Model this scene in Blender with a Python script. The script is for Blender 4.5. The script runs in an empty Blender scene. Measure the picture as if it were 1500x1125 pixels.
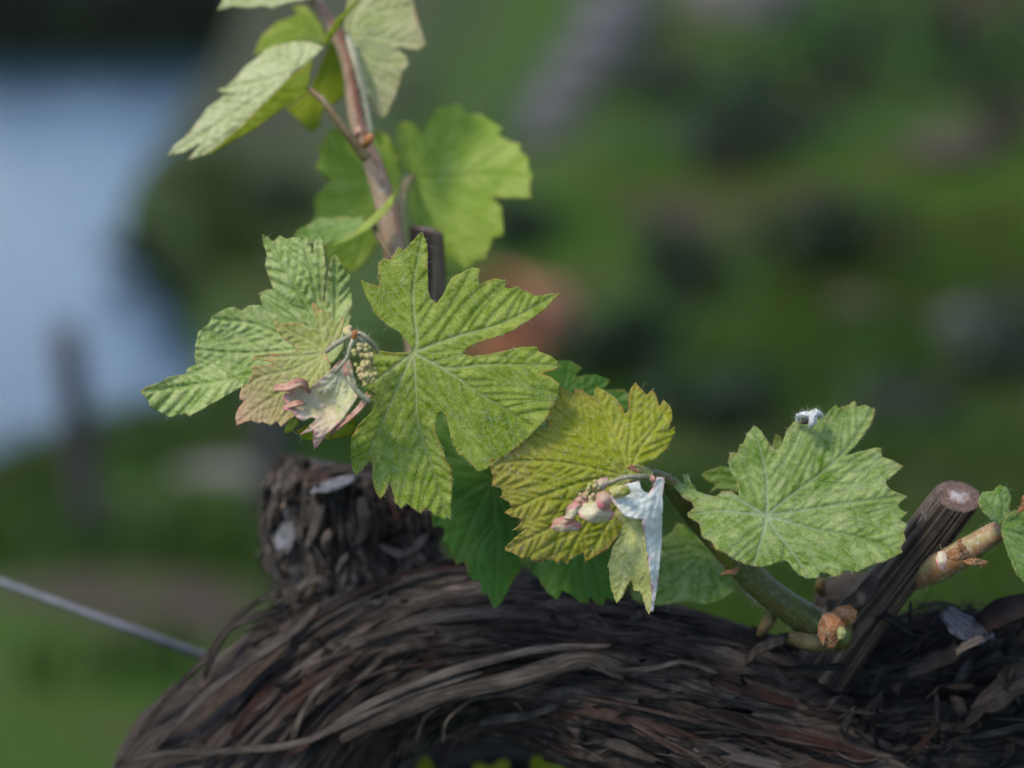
import bpy, math, random
import numpy as np
from mathutils import Vector
from mathutils.geometry import delaunay_2d_cdt

random.seed(7); rng = np.random.default_rng(7)
scene = bpy.context.scene
col = scene.collection

# ------------------------------------------------------------------ camera
CAM_Z, PITCH = 0.95, math.radians(15.0)
cam_d = bpy.data.cameras.new('camera'); cam = bpy.data.objects.new('camera', cam_d); col.objects.link(cam)
cam.location = (0, 0, CAM_Z); cam.rotation_euler = (math.pi/2 - PITCH, 0, 0)
cam_d.sensor_width = 36; cam_d.lens = 72; cam_d.clip_start = 0.02; cam_d.clip_end = 2000
cam_d.dof.use_dof = True; cam_d.dof.focus_distance = 0.602; cam_d.dof.aperture_fstop = 4.4
scene.camera = cam

# ------------------------------------------------------------------ sky, sun, exposure
SUN_EL, SUN_AZ = math.radians(55), math.radians(-122)     # azimuth from +Y towards +X
world = bpy.data.worlds.new('World'); scene.world = world; world.use_nodes = True
wn, wl = world.node_tree.nodes, world.node_tree.links
wn.clear()
wo = wn.new('ShaderNodeOutputWorld'); wb = wn.new('ShaderNodeBackground'); sky = wn.new('ShaderNodeTexSky')
sky.sky_type = 'NISHITA'; sky.sun_disc = False; sky.sun_elevation = SUN_EL; sky.sun_rotation = SUN_AZ
sky.altitude = 300; sky.air_density = 1.0; sky.dust_density = 0.2; sky.ozone_density = 5.0
tc = wn.new('ShaderNodeTexCoord'); mp = wn.new('ShaderNodeMapping'); nz = wn.new('ShaderNodeTexNoise')
mp.inputs['Scale'].default_value = (1.6, 1.6, 3.6); mp.inputs['Location'].default_value = (0.9, 1.4, 0.1)
nz.inputs['Scale'].default_value = 2.8; nz.inputs['Detail'].default_value = 6; nz.inputs['Roughness'].default_value = 0.55
rp = wn.new('ShaderNodeValToRGB'); rp.color_ramp.elements[0].position = 0.50; rp.color_ramp.elements[1].position = 0.61
rp.color_ramp.elements[1].color = (0.75, 0.75, 0.75, 1)
mx = wn.new('ShaderNodeMixRGB'); mx.inputs[2].default_value = (9.0, 8.8, 8.6, 1)
wl.new(tc.outputs['Generated'], mp.inputs[0]); wl.new(mp.outputs[0], nz.inputs['Vector']); wl.new(nz.outputs[0], rp.inputs[0])
wl.new(rp.outputs[0], mx.inputs[0]); wl.new(sky.outputs[0], mx.inputs[1]); wl.new(mx.outputs[0], wb.inputs[0])
wb.inputs[1].default_value = 0.12; wl.new(wb.outputs[0], wo.inputs[0])

sun_d = bpy.data.lights.new('sun', 'SUN'); sun_d.energy = 1.5; sun_d.angle = math.radians(10); sun_d.color = (1.0, 0.88, 0.68)
sun = bpy.data.objects.new('sun', sun_d); col.objects.link(sun); sun.location = (-3, -2, 6)
sdir = Vector((math.cos(SUN_EL)*math.sin(SUN_AZ), math.cos(SUN_EL)*math.cos(SUN_AZ), math.sin(SUN_EL)))
sun.rotation_euler = (-sdir).to_track_quat('-Z', 'Y').to_euler()

vs = scene.view_settings
vs.view_transform = 'Standard'; vs.look = 'None'; vs.gamma = 1.0; vs.use_curve_mapping = False
vs.exposure = 1.3
scene.render.engine = 'CYCLES'
scene.cycles.use_denoising = True
scene.cycles.max_bounces = 8; scene.cycles.transparent_max_bounces = 8

# ------------------------------------------------------------------ camera-ray helpers
CF = np.array([0, math.cos(PITCH), -math.sin(PITCH)]); CR = np.array([1.0, 0, 0]); CU = np.array([0, math.sin(PITCH), math.cos(PITCH)])
CO = np.array([0, 0, CAM_Z])
def W(px, py, d):
    px, py, d = np.broadcast_arrays(np.asarray(px, float), np.asarray(py, float), np.asarray(d, float))
    sx = (px - 750)/3000.0; sy = (562.5 - py)/3000.0
    return CO + d[..., None]*(CF + sx[..., None]*CR + sy[..., None]*CU)
def PXM(d): return d/3000.0            # metres per photograph pixel at depth d

# ------------------------------------------------------------------ noise
def _h(i, j, k, s):
    n = (i*374761393 + j*668265263 + k*2147483647 + s*1274126177) & 0xFFFFFFFF
    n = ((n ^ (n >> 13))*1274126177) & 0xFFFFFFFF
    n = ((n ^ (n >> 16))*2246822519) & 0xFFFFFFFF
    return ((n ^ (n >> 15)) & 0xFFFFFF)/float(0xFFFFFF)
def vn(p, s=0):
    p = np.asarray(p, float)
    if p.shape[-1] == 2: p = np.concatenate([p, np.zeros(p.shape[:-1]+(1,))], -1)
    f = np.floor(p); i = f.astype(np.int64); t = p-f; t = t*t*(3-2*t)
    r = 0
    for a in (0, 1):
        for b in (0, 1):
            for c in (0, 1):
                w = (t[..., 0] if a else 1-t[..., 0])*(t[..., 1] if b else 1-t[..., 1])*(t[..., 2] if c else 1-t[..., 2])
                r = r + w*_h(i[..., 0]+a, i[..., 1]+b, i[..., 2]+c, s)
    return r
def fbm(p, o=4, s=0, g=0.5):
    p = np.asarray(p, float); r = 0; a = 1; t = 0
    for k in range(o):
        r = r + a*vn(p*2**k + 17.3*k, s+k); t += a; a *= g
    return r/t
def sst(a, b, x):
    t = np.clip((x-a)/(b-a), 0, 1); return t*t*(3-2*t)

# ------------------------------------------------------------------ object helpers
ORG = {}
def link(o, parent=None, origin=(0, 0, 0)):
    col.objects.link(o); origin = np.asarray(origin, float); ORG[o.name] = origin
    if parent is not None:
        o.parent = parent; o.location = origin - ORG[parent.name]
    else: o.location = origin
    return o
def empty(name, origin, parent=None):
    o = bpy.data.objects.new(name, None); o.empty_display_size = 0.02
    return link(o, parent, origin)
def tag(o, label=None, cat=None, group=None, kind=None):
    if label: o['label'] = label
    if cat: o['category'] = cat
    if group: o['group'] = group
    if kind: o['kind'] = kind
    return o
def mesh(name, V, F, mats, parent=None, origin=None, midx=None, attrs=None, smooth=True):
    V = np.asarray(V, float)
    if origin is None: origin = V.mean(0)
    me = bpy.data.meshes.new(name)
    me.from_pydata((V-np.asarray(origin)).tolist(), [], F if isinstance(F, list) else F.tolist())
    for m in (mats if isinstance(mats, (list, tuple)) else [mats]): me.materials.append(m)
    if midx is not None: me.polygons.foreach_set('material_index', np.asarray(midx, np.int32))
    if smooth: me.polygons.foreach_set('use_smooth', np.ones(len(me.polygons), bool))
    for k, v in (attrs or {}).items():
        a = me.attributes.new(k, 'FLOAT', 'POINT'); a.data.foreach_set('value', np.asarray(v, np.float32))
    me.update()
    o = bpy.data.objects.new(name, me)
    return link(o, parent, origin)

# ------------------------------------------------------------------ materials
def newmat(name):
    m = bpy.data.materials.new(name); m.use_nodes = True; m.node_tree.nodes.clear()
    return m, m.node_tree.nodes, m.node_tree.links
class G:
    """tiny node-graph helper"""
    def __init__(s, name):
        s.m, s.n, s.l = newmat(name); s.out = s.n.new('ShaderNodeOutputMaterial'); s.co = s.n.new('ShaderNodeTexCoord').outputs['Object']
    def put(s, sock, v):
        if isinstance(v, (int, float)): sock.default_value = v
        elif isinstance(v, tuple): sock.default_value = (*v, 1) if len(v) == 3 and sock.type == 'RGBA' else v
        else: s.l.new(v, sock)
    def noise(s, scale, detail=3, rough=0.5, vec=None, dist=0.0):
        n = s.n.new('ShaderNodeTexNoise'); s.put(n.inputs['Vector'], vec or s.co); n.inputs['Scale'].default_value = scale
        n.inputs['Detail'].default_value = detail; n.inputs['Roughness'].default_value = rough; n.inputs['Distortion'].default_value = dist
        return n.outputs[0]
    def vor(s, scale, feature='DISTANCE_TO_EDGE', vec=None):
        n = s.n.new('ShaderNodeTexVoronoi'); n.feature = feature; s.put(n.inputs['Vector'], vec or s.co); n.inputs['Scale'].default_value = scale
        return n.outputs['Distance']
    def attr(s, name):
        n = s.n.new('ShaderNodeAttribute'); n.attribute_name = name; return n.outputs['Fac']
    def ramp(s, fac, stops):
        n = s.n.new('ShaderNodeValToRGB'); e = n.color_ramp.elements
        while len(e) < len(stops): e.new(0.5)
        for k, (p, c) in enumerate(stops):
            e[k].position = p; e[k].color = (*c, 1) if isinstance(c, tuple) else (c, c, c, 1)
        s.put(n.inputs[0], fac); return n.outputs[0]
    def mix(s, f, a, b, mode='MIX'):
        n = s.n.new('ShaderNodeMixRGB'); n.blend_type = mode; s.put(n.inputs[0], f); s.put(n.inputs[1], a); s.put(n.inputs[2], b); return n.outputs[0]
    def math(s, op, a, b=0.0, clamp=False):
        n = s.n.new('ShaderNodeMath'); n.operation = op; n.use_clamp = clamp; s.put(n.inputs[0], a); s.put(n.inputs[1], b); return n.outputs[0]
    def bump(s, h, strength=0.3, dist=0.001):
        n = s.n.new('ShaderNodeBump'); n.inputs['Strength'].default_value = strength; n.inputs['Distance'].default_value = dist
        s.put(n.inputs['Height'], h); return n.outputs[0]
    def map(s, scale=(1, 1, 1)):
        n = s.n.new('ShaderNodeMapping'); n.inputs['Scale'].default_value = scale; s.l.new(s.co, n.inputs[0]); return n.outputs[0]
    def bsdf(s, color, rough=0.6, spec=0.3, normal=None, sheen=0.0):
        n = s.n.new('ShaderNodeBsdfPrincipled'); s.put(n.inputs['Base Color'], color); s.put(n.inputs['Roughness'], rough)
        n.inputs['Specular IOR Level'].default_value = spec; n.inputs['Sheen Weight'].default_value = sheen
        if normal is not None: s.l.new(normal, n.inputs['Normal'])
        return n.outputs[0]
    def transl(s, sh, color, fac, normal=None):
        t = s.n.new('ShaderNodeBsdfTranslucent'); s.put(t.inputs[0], color); m = s.n.new('ShaderNodeMixShader'); m.inputs[0].default_value = fac
        s.l.new(sh, m.inputs[1]); s.l.new(t.outputs[0], m.inputs[2]); return m.outputs[0]
    def done(s, sh): s.l.new(sh, s.out.inputs[0]); return s.m

def leaf_mat(name, pit, wool, cover=0.6, red=0.5, redc=(0.28, 0.10, 0.035), veinc=None, veinf=0.35, tr=0.35, rough=0.55, blush=0.0, blushc=(0.40, 0.19, 0.13), fine=430):
    """pit: the smooth green of the blade, wool: its matted paler fell"""
    g = G(name)
    n1 = g.noise(75, 4, 0.55); n2 = g.noise(fine, 4, 0.62, dist=0.6); n3 = g.noise(1300, 3, 0.6)
    cov = g.math('ADD', g.math('MULTIPLY', n2, 0.55), g.math('ADD', g.math('MULTIPLY', n1, 0.35), g.math('ADD', g.math('MULTIPLY', g.attr('bulge'), 0.10), 0.06)))
    lo = 0.78 - 0.42*cover
    wf = g.ramp(cov, [(max(lo-0.09, 0), 0.0), (lo+0.11, 1.0)])
    dk = tuple(x*(0.80 if pit[2] < 0.3 else 0.94) for x in pit)
    c = g.ramp(g.math('ADD', g.math('MULTIPLY', n3, 0.5), g.math('MULTIPLY', n1, 0.5)), [(0.32, dk), (0.62, pit)])
    wl2 = g.mix(g.ramp(n3, [(0.35, 0.0), (0.7, 1.0)]), tuple(x*0.82 for x in wool), tuple(min(1, x*1.16) for x in wool))
    c = g.mix(g.math('MULTIPLY', wf, min(1.0, 0.35+cover)), c, wl2)
    if blush > 0:
        b = g.math('MULTIPLY', g.ramp(g.math('ADD', g.math('MULTIPLY', g.attr('rad'), 0.6), g.math('MULTIPLY', n1, 0.5)), [(0.45, 0.0), (0.85, 1.0)]), blush)
        c = g.mix(b, c, blushc)
    v = g.math('ADD', g.math('MULTIPLY', g.attr('vein'), g.ramp(g.attr('rad'), [(0.05, 1.0), (0.75, 0.25)])), g.math('MULTIPLY', g.attr('vein2'), 0.25), True)
    c = g.mix(g.math('MULTIPLY', v, veinf), c, veinc or tuple(min(1, x*1.3) for x in wool))
    e = g.math('MULTIPLY', g.attr('edge'), g.ramp(g.noise(160, 2), [(0.42, 0.05), (0.62, 1.0)]))
    e = g.math('MAXIMUM', e, g.attr('tip'))
    c = g.mix(g.math('MULTIPLY', e, red, True), c, redc)
    nb = g.bump(g.math('ADD', n3, n2), 0.5, 0.0003)
    sh = g.bsdf(c, rough, 0.22, nb, 0.05)
    tcol = g.mix(1.0, c, (1.25, 1.2, 0.45), 'MULTIPLY')
    return g.done(g.transl(sh, tcol, tr))

def simple(name, c1, c2, scale=300, rough=0.7, spec=0.25, tr=0.0, stretch=None, bump=0.3, bdist=0.0004, detail=4, lo=0.35, hi=0.65):
    g = G(name); v = g.map(stretch) if stretch else None
    n = g.noise(scale, detail, 0.6, v)
    c = g.ramp(n, [(lo, c1), (hi, c2)])
    sh = g.bsdf(c, rough, spec, g.bump(n, bump, bdist))
    if tr: sh = g.transl(sh, c, tr)
    return g.done(sh)

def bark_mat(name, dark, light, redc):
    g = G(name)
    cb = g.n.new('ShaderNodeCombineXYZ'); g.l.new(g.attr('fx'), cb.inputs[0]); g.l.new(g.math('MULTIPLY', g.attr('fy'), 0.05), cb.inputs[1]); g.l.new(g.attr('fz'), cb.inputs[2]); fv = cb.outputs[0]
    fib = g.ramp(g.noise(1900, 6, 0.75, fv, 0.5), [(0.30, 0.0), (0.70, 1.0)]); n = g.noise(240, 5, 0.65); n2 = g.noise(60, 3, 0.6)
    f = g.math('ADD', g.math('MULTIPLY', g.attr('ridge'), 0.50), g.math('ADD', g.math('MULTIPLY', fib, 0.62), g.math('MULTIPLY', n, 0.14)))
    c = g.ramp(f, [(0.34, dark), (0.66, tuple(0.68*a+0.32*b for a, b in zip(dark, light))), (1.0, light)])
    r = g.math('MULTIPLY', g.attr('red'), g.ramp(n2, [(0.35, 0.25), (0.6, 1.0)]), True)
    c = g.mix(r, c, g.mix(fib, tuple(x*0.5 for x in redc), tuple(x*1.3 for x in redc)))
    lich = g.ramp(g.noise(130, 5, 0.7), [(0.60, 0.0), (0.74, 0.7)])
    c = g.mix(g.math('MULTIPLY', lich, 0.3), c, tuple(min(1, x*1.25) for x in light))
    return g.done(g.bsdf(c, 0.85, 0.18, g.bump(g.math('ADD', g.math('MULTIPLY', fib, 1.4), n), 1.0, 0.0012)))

M = {}
M['center'] = leaf_mat('leaf_yellow_green', (0.155, 0.245, 0.002), (0.325, 0.385, 0.075), 0.55, red=0.6, veinf=0.7, veinc=(0.44, 0.47, 0.26))
M['yellow'] = leaf_mat('leaf_bronze_yellow', (0.25, 0.295, 0.002), (0.42, 0.40, 0.075), 0.52, red=0.9, redc=(0.30, 0.12, 0.04), blush=0.35, blushc=(0.34, 0.21, 0.08), veinf=0.5)
M['right'] = leaf_mat('leaf_woolly_green', (0.12, 0.22, 0.006), (0.34, 0.41, 0.15), 0.60, red=0.55, veinf=0.6, veinc=(0.40, 0.44, 0.32), fine=250)
M['left'] = leaf_mat('leaf_pale_green', (0.17, 0.29, 0.035), (0.40, 0.47, 0.19), 0.66, red=0.35)
M['pink'] = leaf_mat('leaf_pink_bronze', (0.33, 0.37, 0.08), (0.47, 0.46, 0.22), 0.5, red=0.85, redc=(0.50, 0.19, 0.10), blush=0.6, blushc=(0.56, 0.27, 0.24))
M['white'] = leaf_mat('leaf_white_felt', (0.45, 0.49, 0.42), (0.61, 0.63, 0.60), 0.6, red=0.8, redc=(0.42, 0.10, 0.14), tr=0.12, veinf=0.1)
M['felt_pink'] = leaf_mat('leaf_pink_felt', (0.42, 0.44, 0.18), (0.56, 0.52, 0.40), 0.55, red=1.0, redc=(0.50, 0.10, 0.18), tr=0.15, blush=0.45, blushc=(0.60, 0.26, 0.33))
M['cream'] = leaf_mat('leaf_cream_young', (0.40, 0.43, 0.12), (0.56, 0.56, 0.28), 0.5, red=0.5, redc=(0.40, 0.17, 0.06))
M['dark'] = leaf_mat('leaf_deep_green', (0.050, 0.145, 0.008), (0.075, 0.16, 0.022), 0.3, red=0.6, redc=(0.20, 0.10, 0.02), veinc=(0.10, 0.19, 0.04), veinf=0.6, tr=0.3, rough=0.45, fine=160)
M['mid'] = leaf_mat('leaf_mid_green', (0.10, 0.205, 0.014), (0.24, 0.33, 0.11), 0.58, red=0.4)
M['under'] = leaf_mat('leaf_lit_underside', (0.30, 0.42, 0.05), (0.39, 0.48, 0.12), 0.5, red=0.45, veinc=(0.12, 0.15, 0.04), veinf=0.4, tr=0.45, fine=160)
M['pale'] = leaf_mat('leaf_pale_felt', (0.32, 0.38, 0.13), (0.50, 0.53, 0.30), 0.65, red=0.5, redc=(0.35, 0.18, 0.06))
M['lime'] = leaf_mat('leaf_lime', (0.26, 0.34, 0.01), (0.36, 0.41, 0.06), 0.4, red=0.6, tr=0.45)
M['rose'] = leaf_mat('leaf_rose_underside', (0.35, 0.40, 0.13), (0.48, 0.48, 0.28), 0.55, red=0.8, redc=(0.34, 0.15, 0.07), blush=0.3, blushc=(0.40, 0.27, 0.18))
M['petal'] = leaf_mat('orange_bud_scale_skin', (0.24, 0.09, 0.03), (0.40, 0.22, 0.11), 0.45, red=0.3, redc=(0.16, 0.05, 0.02), tr=0.2)
M['magenta'] = leaf_mat('magenta_bud_tip', (0.50, 0.06, 0.12), (0.55, 0.25, 0.22), 0.3, red=0.5, redc=(0.45, 0.04, 0.10), tr=0.1)
M['petal_pink'] = leaf_mat('pink_bud_scale_skin', (0.42, 0.19, 0.14), (0.48, 0.38, 0.26), 0.5, red=0.7, redc=(0.46, 0.08, 0.10), tr=0.15)
M['hair'] = simple('leaf_wool', (0.38, 0.42, 0.28), (0.52, 0.55, 0.44), 200, 0.8, 0.1, tr=0.3, bump=0)
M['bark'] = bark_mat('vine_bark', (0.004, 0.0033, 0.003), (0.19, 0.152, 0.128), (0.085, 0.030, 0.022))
M['headbark'] = bark_mat('vine_head_bark', (0.008, 0.007, 0.0066), (0.33, 0.28, 0.245), (0.11, 0.04, 0.03))  # bark colour lightened to offset the leaf's shade on the head
M['barkdark'] = bark_mat('shaded_vine_bark', (0.003, 0.003, 0.003), (0.10, 0.088, 0.085), (0.038, 0.016, 0.010))  # darker bark copy: shade on the arm and rear limb put into colour
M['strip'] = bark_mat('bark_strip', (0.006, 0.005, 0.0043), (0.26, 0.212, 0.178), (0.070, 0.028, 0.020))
def cane_mat():
    g = G('pruned_cane'); st = g.attr('ridge'); n = g.noise(350, 4, 0.6)
    f = g.math('ADD', g.math('MULTIPLY', st, 0.8), g.math('MULTIPLY', n, 0.25))
    c = g.ramp(f, [(0.35, (0.010, 0.007, 0.006)), (0.66, (0.026, 0.018, 0.013)), (0.95, (0.15, 0.115, 0.075))])
    return g.done(g.bsdf(c, 0.7, 0.25, g.bump(n, 0.4, 0.0004)))
M['cane'] = cane_mat()
def cut_mat():
    g = G('cut_wood'); r = g.attr('rad'); n = g.noise(700, 4, 0.7)
    f = g.math('ADD', r, g.math('MULTIPLY', g.math('SUBTRACT', n, 0.5), 1.7))
    c = g.ramp(f, [(-0.0, (0.36, 0.33, 0.32)), (0.32, (0.20, 0.155, 0.14)), (0.60, (0.07, 0.036, 0.024)), (0.8, (0.14, 0.10, 0.078)), (0.97, (0.06, 0.04, 0.03))])
    return g.done(g.bsdf(c, 0.8, 0.2, g.bump(n, 0.6, 0.0006)))
M['cut'] = cut_mat()
M['scar'] = simple('weathered_scar', (0.045, 0.045, 0.05), (0.15, 0.15, 0.16), 300, 0.75)
M['disc'] = simple('slate_bark_disc', (0.006, 0.006, 0.009), (0.045, 0.046, 0.060), 420, 0.55, 0.4, lo=0.4, hi=0.72)
def stem_mat(name, base, top, redc, redf, wool=0.3):
    g = G(name); n = g.noise(120, 4, 0.6); n2 = g.noise(700, 3, 0.6)
    c = g.ramp(n, [(0.3, base), (0.7, top)])
    geo = g.n.new('ShaderNodeNewGeometry')
    c = g.mix(g.math('MULTIPLY', g.ramp(g.attr('ridge'), [(0.42, 0.0), (0.62, 1.0)]), redf), c, redc)
    c = g.mix(g.math('MULTIPLY', g.ramp(n2, [(0.52, 0.0), (0.72, 1.0)]), wool), c, (0.55, 0.56, 0.50))
    return g.done(g.bsdf(c, 0.5, 0.35, g.bump(n2, 0.3, 0.0003)))
M['shoot'] = stem_mat('green_shoot', (0.035, 0.052, 0.006), (0.085, 0.10, 0.014), (0.09, 0.055, 0.016), 0.55, 0.12)
M['shoot_red'] = stem_mat('reddish_shoot', (0.20, 0.14, 0.07), (0.27, 0.18, 0.115), (0.17, 0.055, 0.032), 0.85, 0.28)
M['shoot_tan'] = stem_mat('tan_shoot', (0.10, 0.08, 0.02), (0.34, 0.27, 0.12), (0.22, 0.09, 0.035), 0.8, 0.35)
M['petiole'] = stem_mat('brown_petiole', (0.09, 0.07, 0.02), (0.15, 0.11, 0.04), (0.12, 0.05, 0.03), 0.6, 0.15)
M['petiole_pale'] = stem_mat('pale_woolly_petiole', (0.18, 0.19, 0.10), (0.30, 0.30, 0.20), (0.26, 0.16, 0.09), 0.45, 0.5)
M['scale'] = simple('orange_bud_scale', (0.26, 0.085, 0.025), (0.42, 0.20, 0.07), 300, 0.6, tr=0.15)
M['scale_yel'] = simple('dry_yellow_bud', (0.09, 0.06, 0.02), (0.22, 0.16, 0.07), 200, 0.6, tr=0.2)
M['fluff'] = simple('white_wool_fluff', (0.30, 0.30, 0.30), (0.62, 0.62, 0.62), 700, 0.9, bump=0.8, bdist=0.0008)
M['black'] = simple('black_speck', (0.01, 0.01, 0.012), (0.04, 0.035, 0.03), 500, 0.4)
M['bud'] = simple('flower_bud', (0.30, 0.32, 0.08), (0.48, 0.36, 0.20), 160, 0.6, tr=0.1)
M['budpink'] = simple('pink_bud', (0.46, 0.13, 0.11), (0.54, 0.36, 0.25), 180, 0.65, tr=0.12, lo=0.38, hi=0.60)
M['wire'] = simple('galvanised_wire', (0.055, 0.06, 0.07), (0.10, 0.105, 0.12), 200, 0.45, 0.6)
M['post'] = simple('weathered_post', (0.025, 0.024, 0.027), (0.065, 0.058, 0.058), 20, 0.85, stretch=(1, 1, 0.15))
M['clay'] = simple('terracotta', (0.23, 0.095, 0.05), (0.33, 0.145, 0.082), 12, 0.85)
M['rock'] = simple('schist_rock', (0.045, 0.047, 0.05), (0.12, 0.118, 0.115), 6, 0.9, bump=0.6, bdist=0.02)
M['rockpink'] = simple('reddish_rock', (0.040, 0.036, 0.024), (0.075, 0.062, 0.046), 6, 0.9, bump=0.6, bdist=0.02)
M['slab'] = simple('pale_stone_slab', (0.09, 0.085, 0.075), (0.15, 0.14, 0.125), 8, 0.9)
M['shrub'] = simple('shrub_leaves', (0.008, 0.020, 0.009), (0.020, 0.040, 0.016), 8, 0.6, tr=0.15, bump=0)
M['shrub2'] = simple('grey_shrub_leaves', (0.022, 0.036, 0.024), (0.042, 0.06, 0.038), 8, 0.6, tr=0.15, bump=0)
M['wood'] = simple('shrub_wood', (0.05, 0.04, 0.03), (0.10, 0.08, 0.06), 40, 0.9)
M['grass'] = simple('grass_blades', (0.013, 0.042, 0.002), (0.046, 0.082, 0.005), 1.2, 0.55, tr=0.3, bump=0)

# ------------------------------------------------------------------ setting: ground, river, far bank
# left margin of the terrace in plan: (bearing as photo column, distance)
EDGE = [(-2500, 7.0), (-900, 7.4), (0, 8.4), (200, 9.4), (262, 11), (290, 14), (302, 37), (275, 43), (215, 47), (186, 54), (215, 62), (285, 76), (345, 92), (375, 115), (410, 160), (440, 260), (440, 600)]
def brg(px): return math.atan((px-750)/3000.0/1.0)*1.0
EP = np.array([[r*math.sin(brg(p)), r*math.cos(brg(p))] for p, r in EDGE])
def edge_dist(x, y):
    P = np.stack([x, y], -1); best = np.full(x.shape, 1e9); side = np.zeros(x.shape)
    for a, b in zip(EP[:-1], EP[1:]):
        ab = b-a; t = np.clip(((P-a)@ab)/(ab@ab), 0, 1); q = a + t[..., None]*ab; d = np.hypot(*(np.moveaxis(P-q, -1, 0)))
        cr = ab[0]*(P[..., 1]-a[1]) - ab[1]*(P[..., 0]-a[0])
        m = d < best; best = np.where(m, d, best); side = np.where(m, np.sign(cr), side)
    return best*side                                   # >0: river side
RIVER_Z = -9.2
def ground_z(x, y):
    x = np.asarray(x, float); y = np.asarray(y, float); r = np.hypot(x, y)
    px = 750 + 3000*np.tan(np.clip(np.arctan2(x, y), -1.2, 1.2)); px = np.where(y <= 0, np.where(x > 0, 3000, -3000), px)
    w = sst(430, 900, px)
    far = np.maximum(r-9, 0)
    s_right = -0.18*np.minimum(r, 9) - 0.13*np.clip(far, 0, 3) + 0.09*np.maximum(r-12, 0) + 0.10*np.maximum(r-30, 0)
    s_left = np.interp(r, [0, 9, 42, 62, 95, 800], [0, -1.62, -8.7, -8.2, -7.4, -7.4+0.16*705])
    z = s_left*(1-w) + s_right*w
    z = np.where(y < 0, -0.05*y + 0*z, z)
    ter = 0.5*(sst(0.55, 0.9, np.modf(r/6.0 + 0.35*fbm(np.stack([x*0.15, y*0.15], -1), 2, 5))[0]) - 0.5)
    z = z + w*sst(10, 16, r)*ter*1.1
    z = z + sst(1.5, 5, r)*(fbm(np.stack([x*0.7, y*0.7], -1), 3, 9)-0.5)*0.22 + sst(8, 20, r)*(fbm(np.stack([x*0.2, y*0.2], -1), 3, 3)-0.5)*0.8*w
    d = edge_dist(x, y) + sst(6, 12, r)*(fbm(np.stack([x*0.5, y*0.5], -1), 3, 21)-0.5)*0.02*r
    z = np.maximum(z - (1.25 + 4*sst(9, 12, r))*np.maximum(d, 0) - 0.25*np.clip(d, 0, 1), np.where(d > 0, RIVER_Z-2.5, -1e9))
    return z
def ray_ground(px, py):
    """distance along the view axis at which the sight line through a photo point meets the ground"""
    t = np.concatenate([np.linspace(0.7, 12, 1200), np.linspace(12, 160, 3000)])
    P = W(np.full(t.shape, px), np.full(t.shape, py), t)
    hit = np.nonzero(P[:, 2] <= ground_z(P[:, 0], P[:, 1]))[0]
    return P[hit[0]] if len(hit) else P[-1]

def ground_mat():
    g = G('hillside_ground')
    n1 = g.noise(0.8, 4, 0.6); n2 = g.noise(3.0, 4, 0.6); n3 = g.noise(0.16, 3, 0.5)
    c = g.ramp(g.math('ADD', g.math('MULTIPLY', n1, 0.65), g.math('MULTIPLY', n2, 0.35)),
               [(0.34, (0.005, 0.018, 0.002)), (0.44, (0.021, 0.060, 0.002)), (0.53, (0.036, 0.060, 0.005)), (0.59, (0.042, 0.029, 0.020)), (0.70, (0.068, 0.056, 0.050))])
    c = g.mix(g.ramp(n3, [(0.46, 0.0), (0.62, 0.7)]), c, (0.015, 0.038, 0.003))
    pos = g.n.new('ShaderNodeSeparateXYZ'); g.l.new(g.co, pos.inputs[0])
    c = g.mix(g.ramp(g.math('MULTIPLY', pos.outputs[1], 0.01), [(0.40, 0.0), (0.7, 0.75)]), c, (0.042, 0.042, 0.028))
    return g.done(g.bsdf(c, 0.9, 0.15, g.bump(g.noise(12, 5, 0.7), 0.8, 0.05)))
th = np.radians(np.concatenate([np.arange(-180, -24, 6), np.arange(-24, 24, 0.2), np.arange(24, 180, 6)]))
rr = np.concatenate([[0.0], np.geomspace(0.3, 700, 260)])
TH, RR = np.meshgrid(th, rr, indexing='ij')
GX, GY = RR*np.sin(TH), RR*np.cos(TH); GZ = ground_z(GX, GY)
nT, nR = TH.shape
idx = np.arange(nT*nR).reshape(nT, nR); nx = np.roll(idx, -1, 0)
F = np.stack([idx[:, :-1], idx[:, 1:], nx[:, 1:], nx[:, :-1]], -1).reshape(-1, 4)
tag(mesh('ground', np.stack([GX, GY, GZ], -1).reshape(-1, 3), F, ground_mat(), origin=(0, 0, 0)), kind='structure')

def water_mat():
    g = G('river_water')
    h = g.math('ADD', g.noise(1.2, 4, 0.6, g.map((1, 1, 1))), g.math('MULTIPLY', g.noise(0.25, 3), 1.5))
    n = g.n.new('ShaderNodeBsdfPrincipled'); n.inputs['Base Color'].default_value = (0.012, 0.036, 0.062, 1); n.inputs['Roughness'].default_value = 0.06
    n.inputs['IOR'].default_value = 1.333; g.l.new(g.bump(h, 0.62, 0.13), n.inputs['Normal'])
    return g.done(n.outputs[0])
tag(mesh('river', [(-260, -60, RIVER_Z), (60, -60, RIVER_Z), (60, 320, RIVER_Z), (-260, 320, RIVER_Z)], [(0, 1, 2, 3)], water_mat(), origin=(0, 0, RIVER_Z)), kind='structure')

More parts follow.
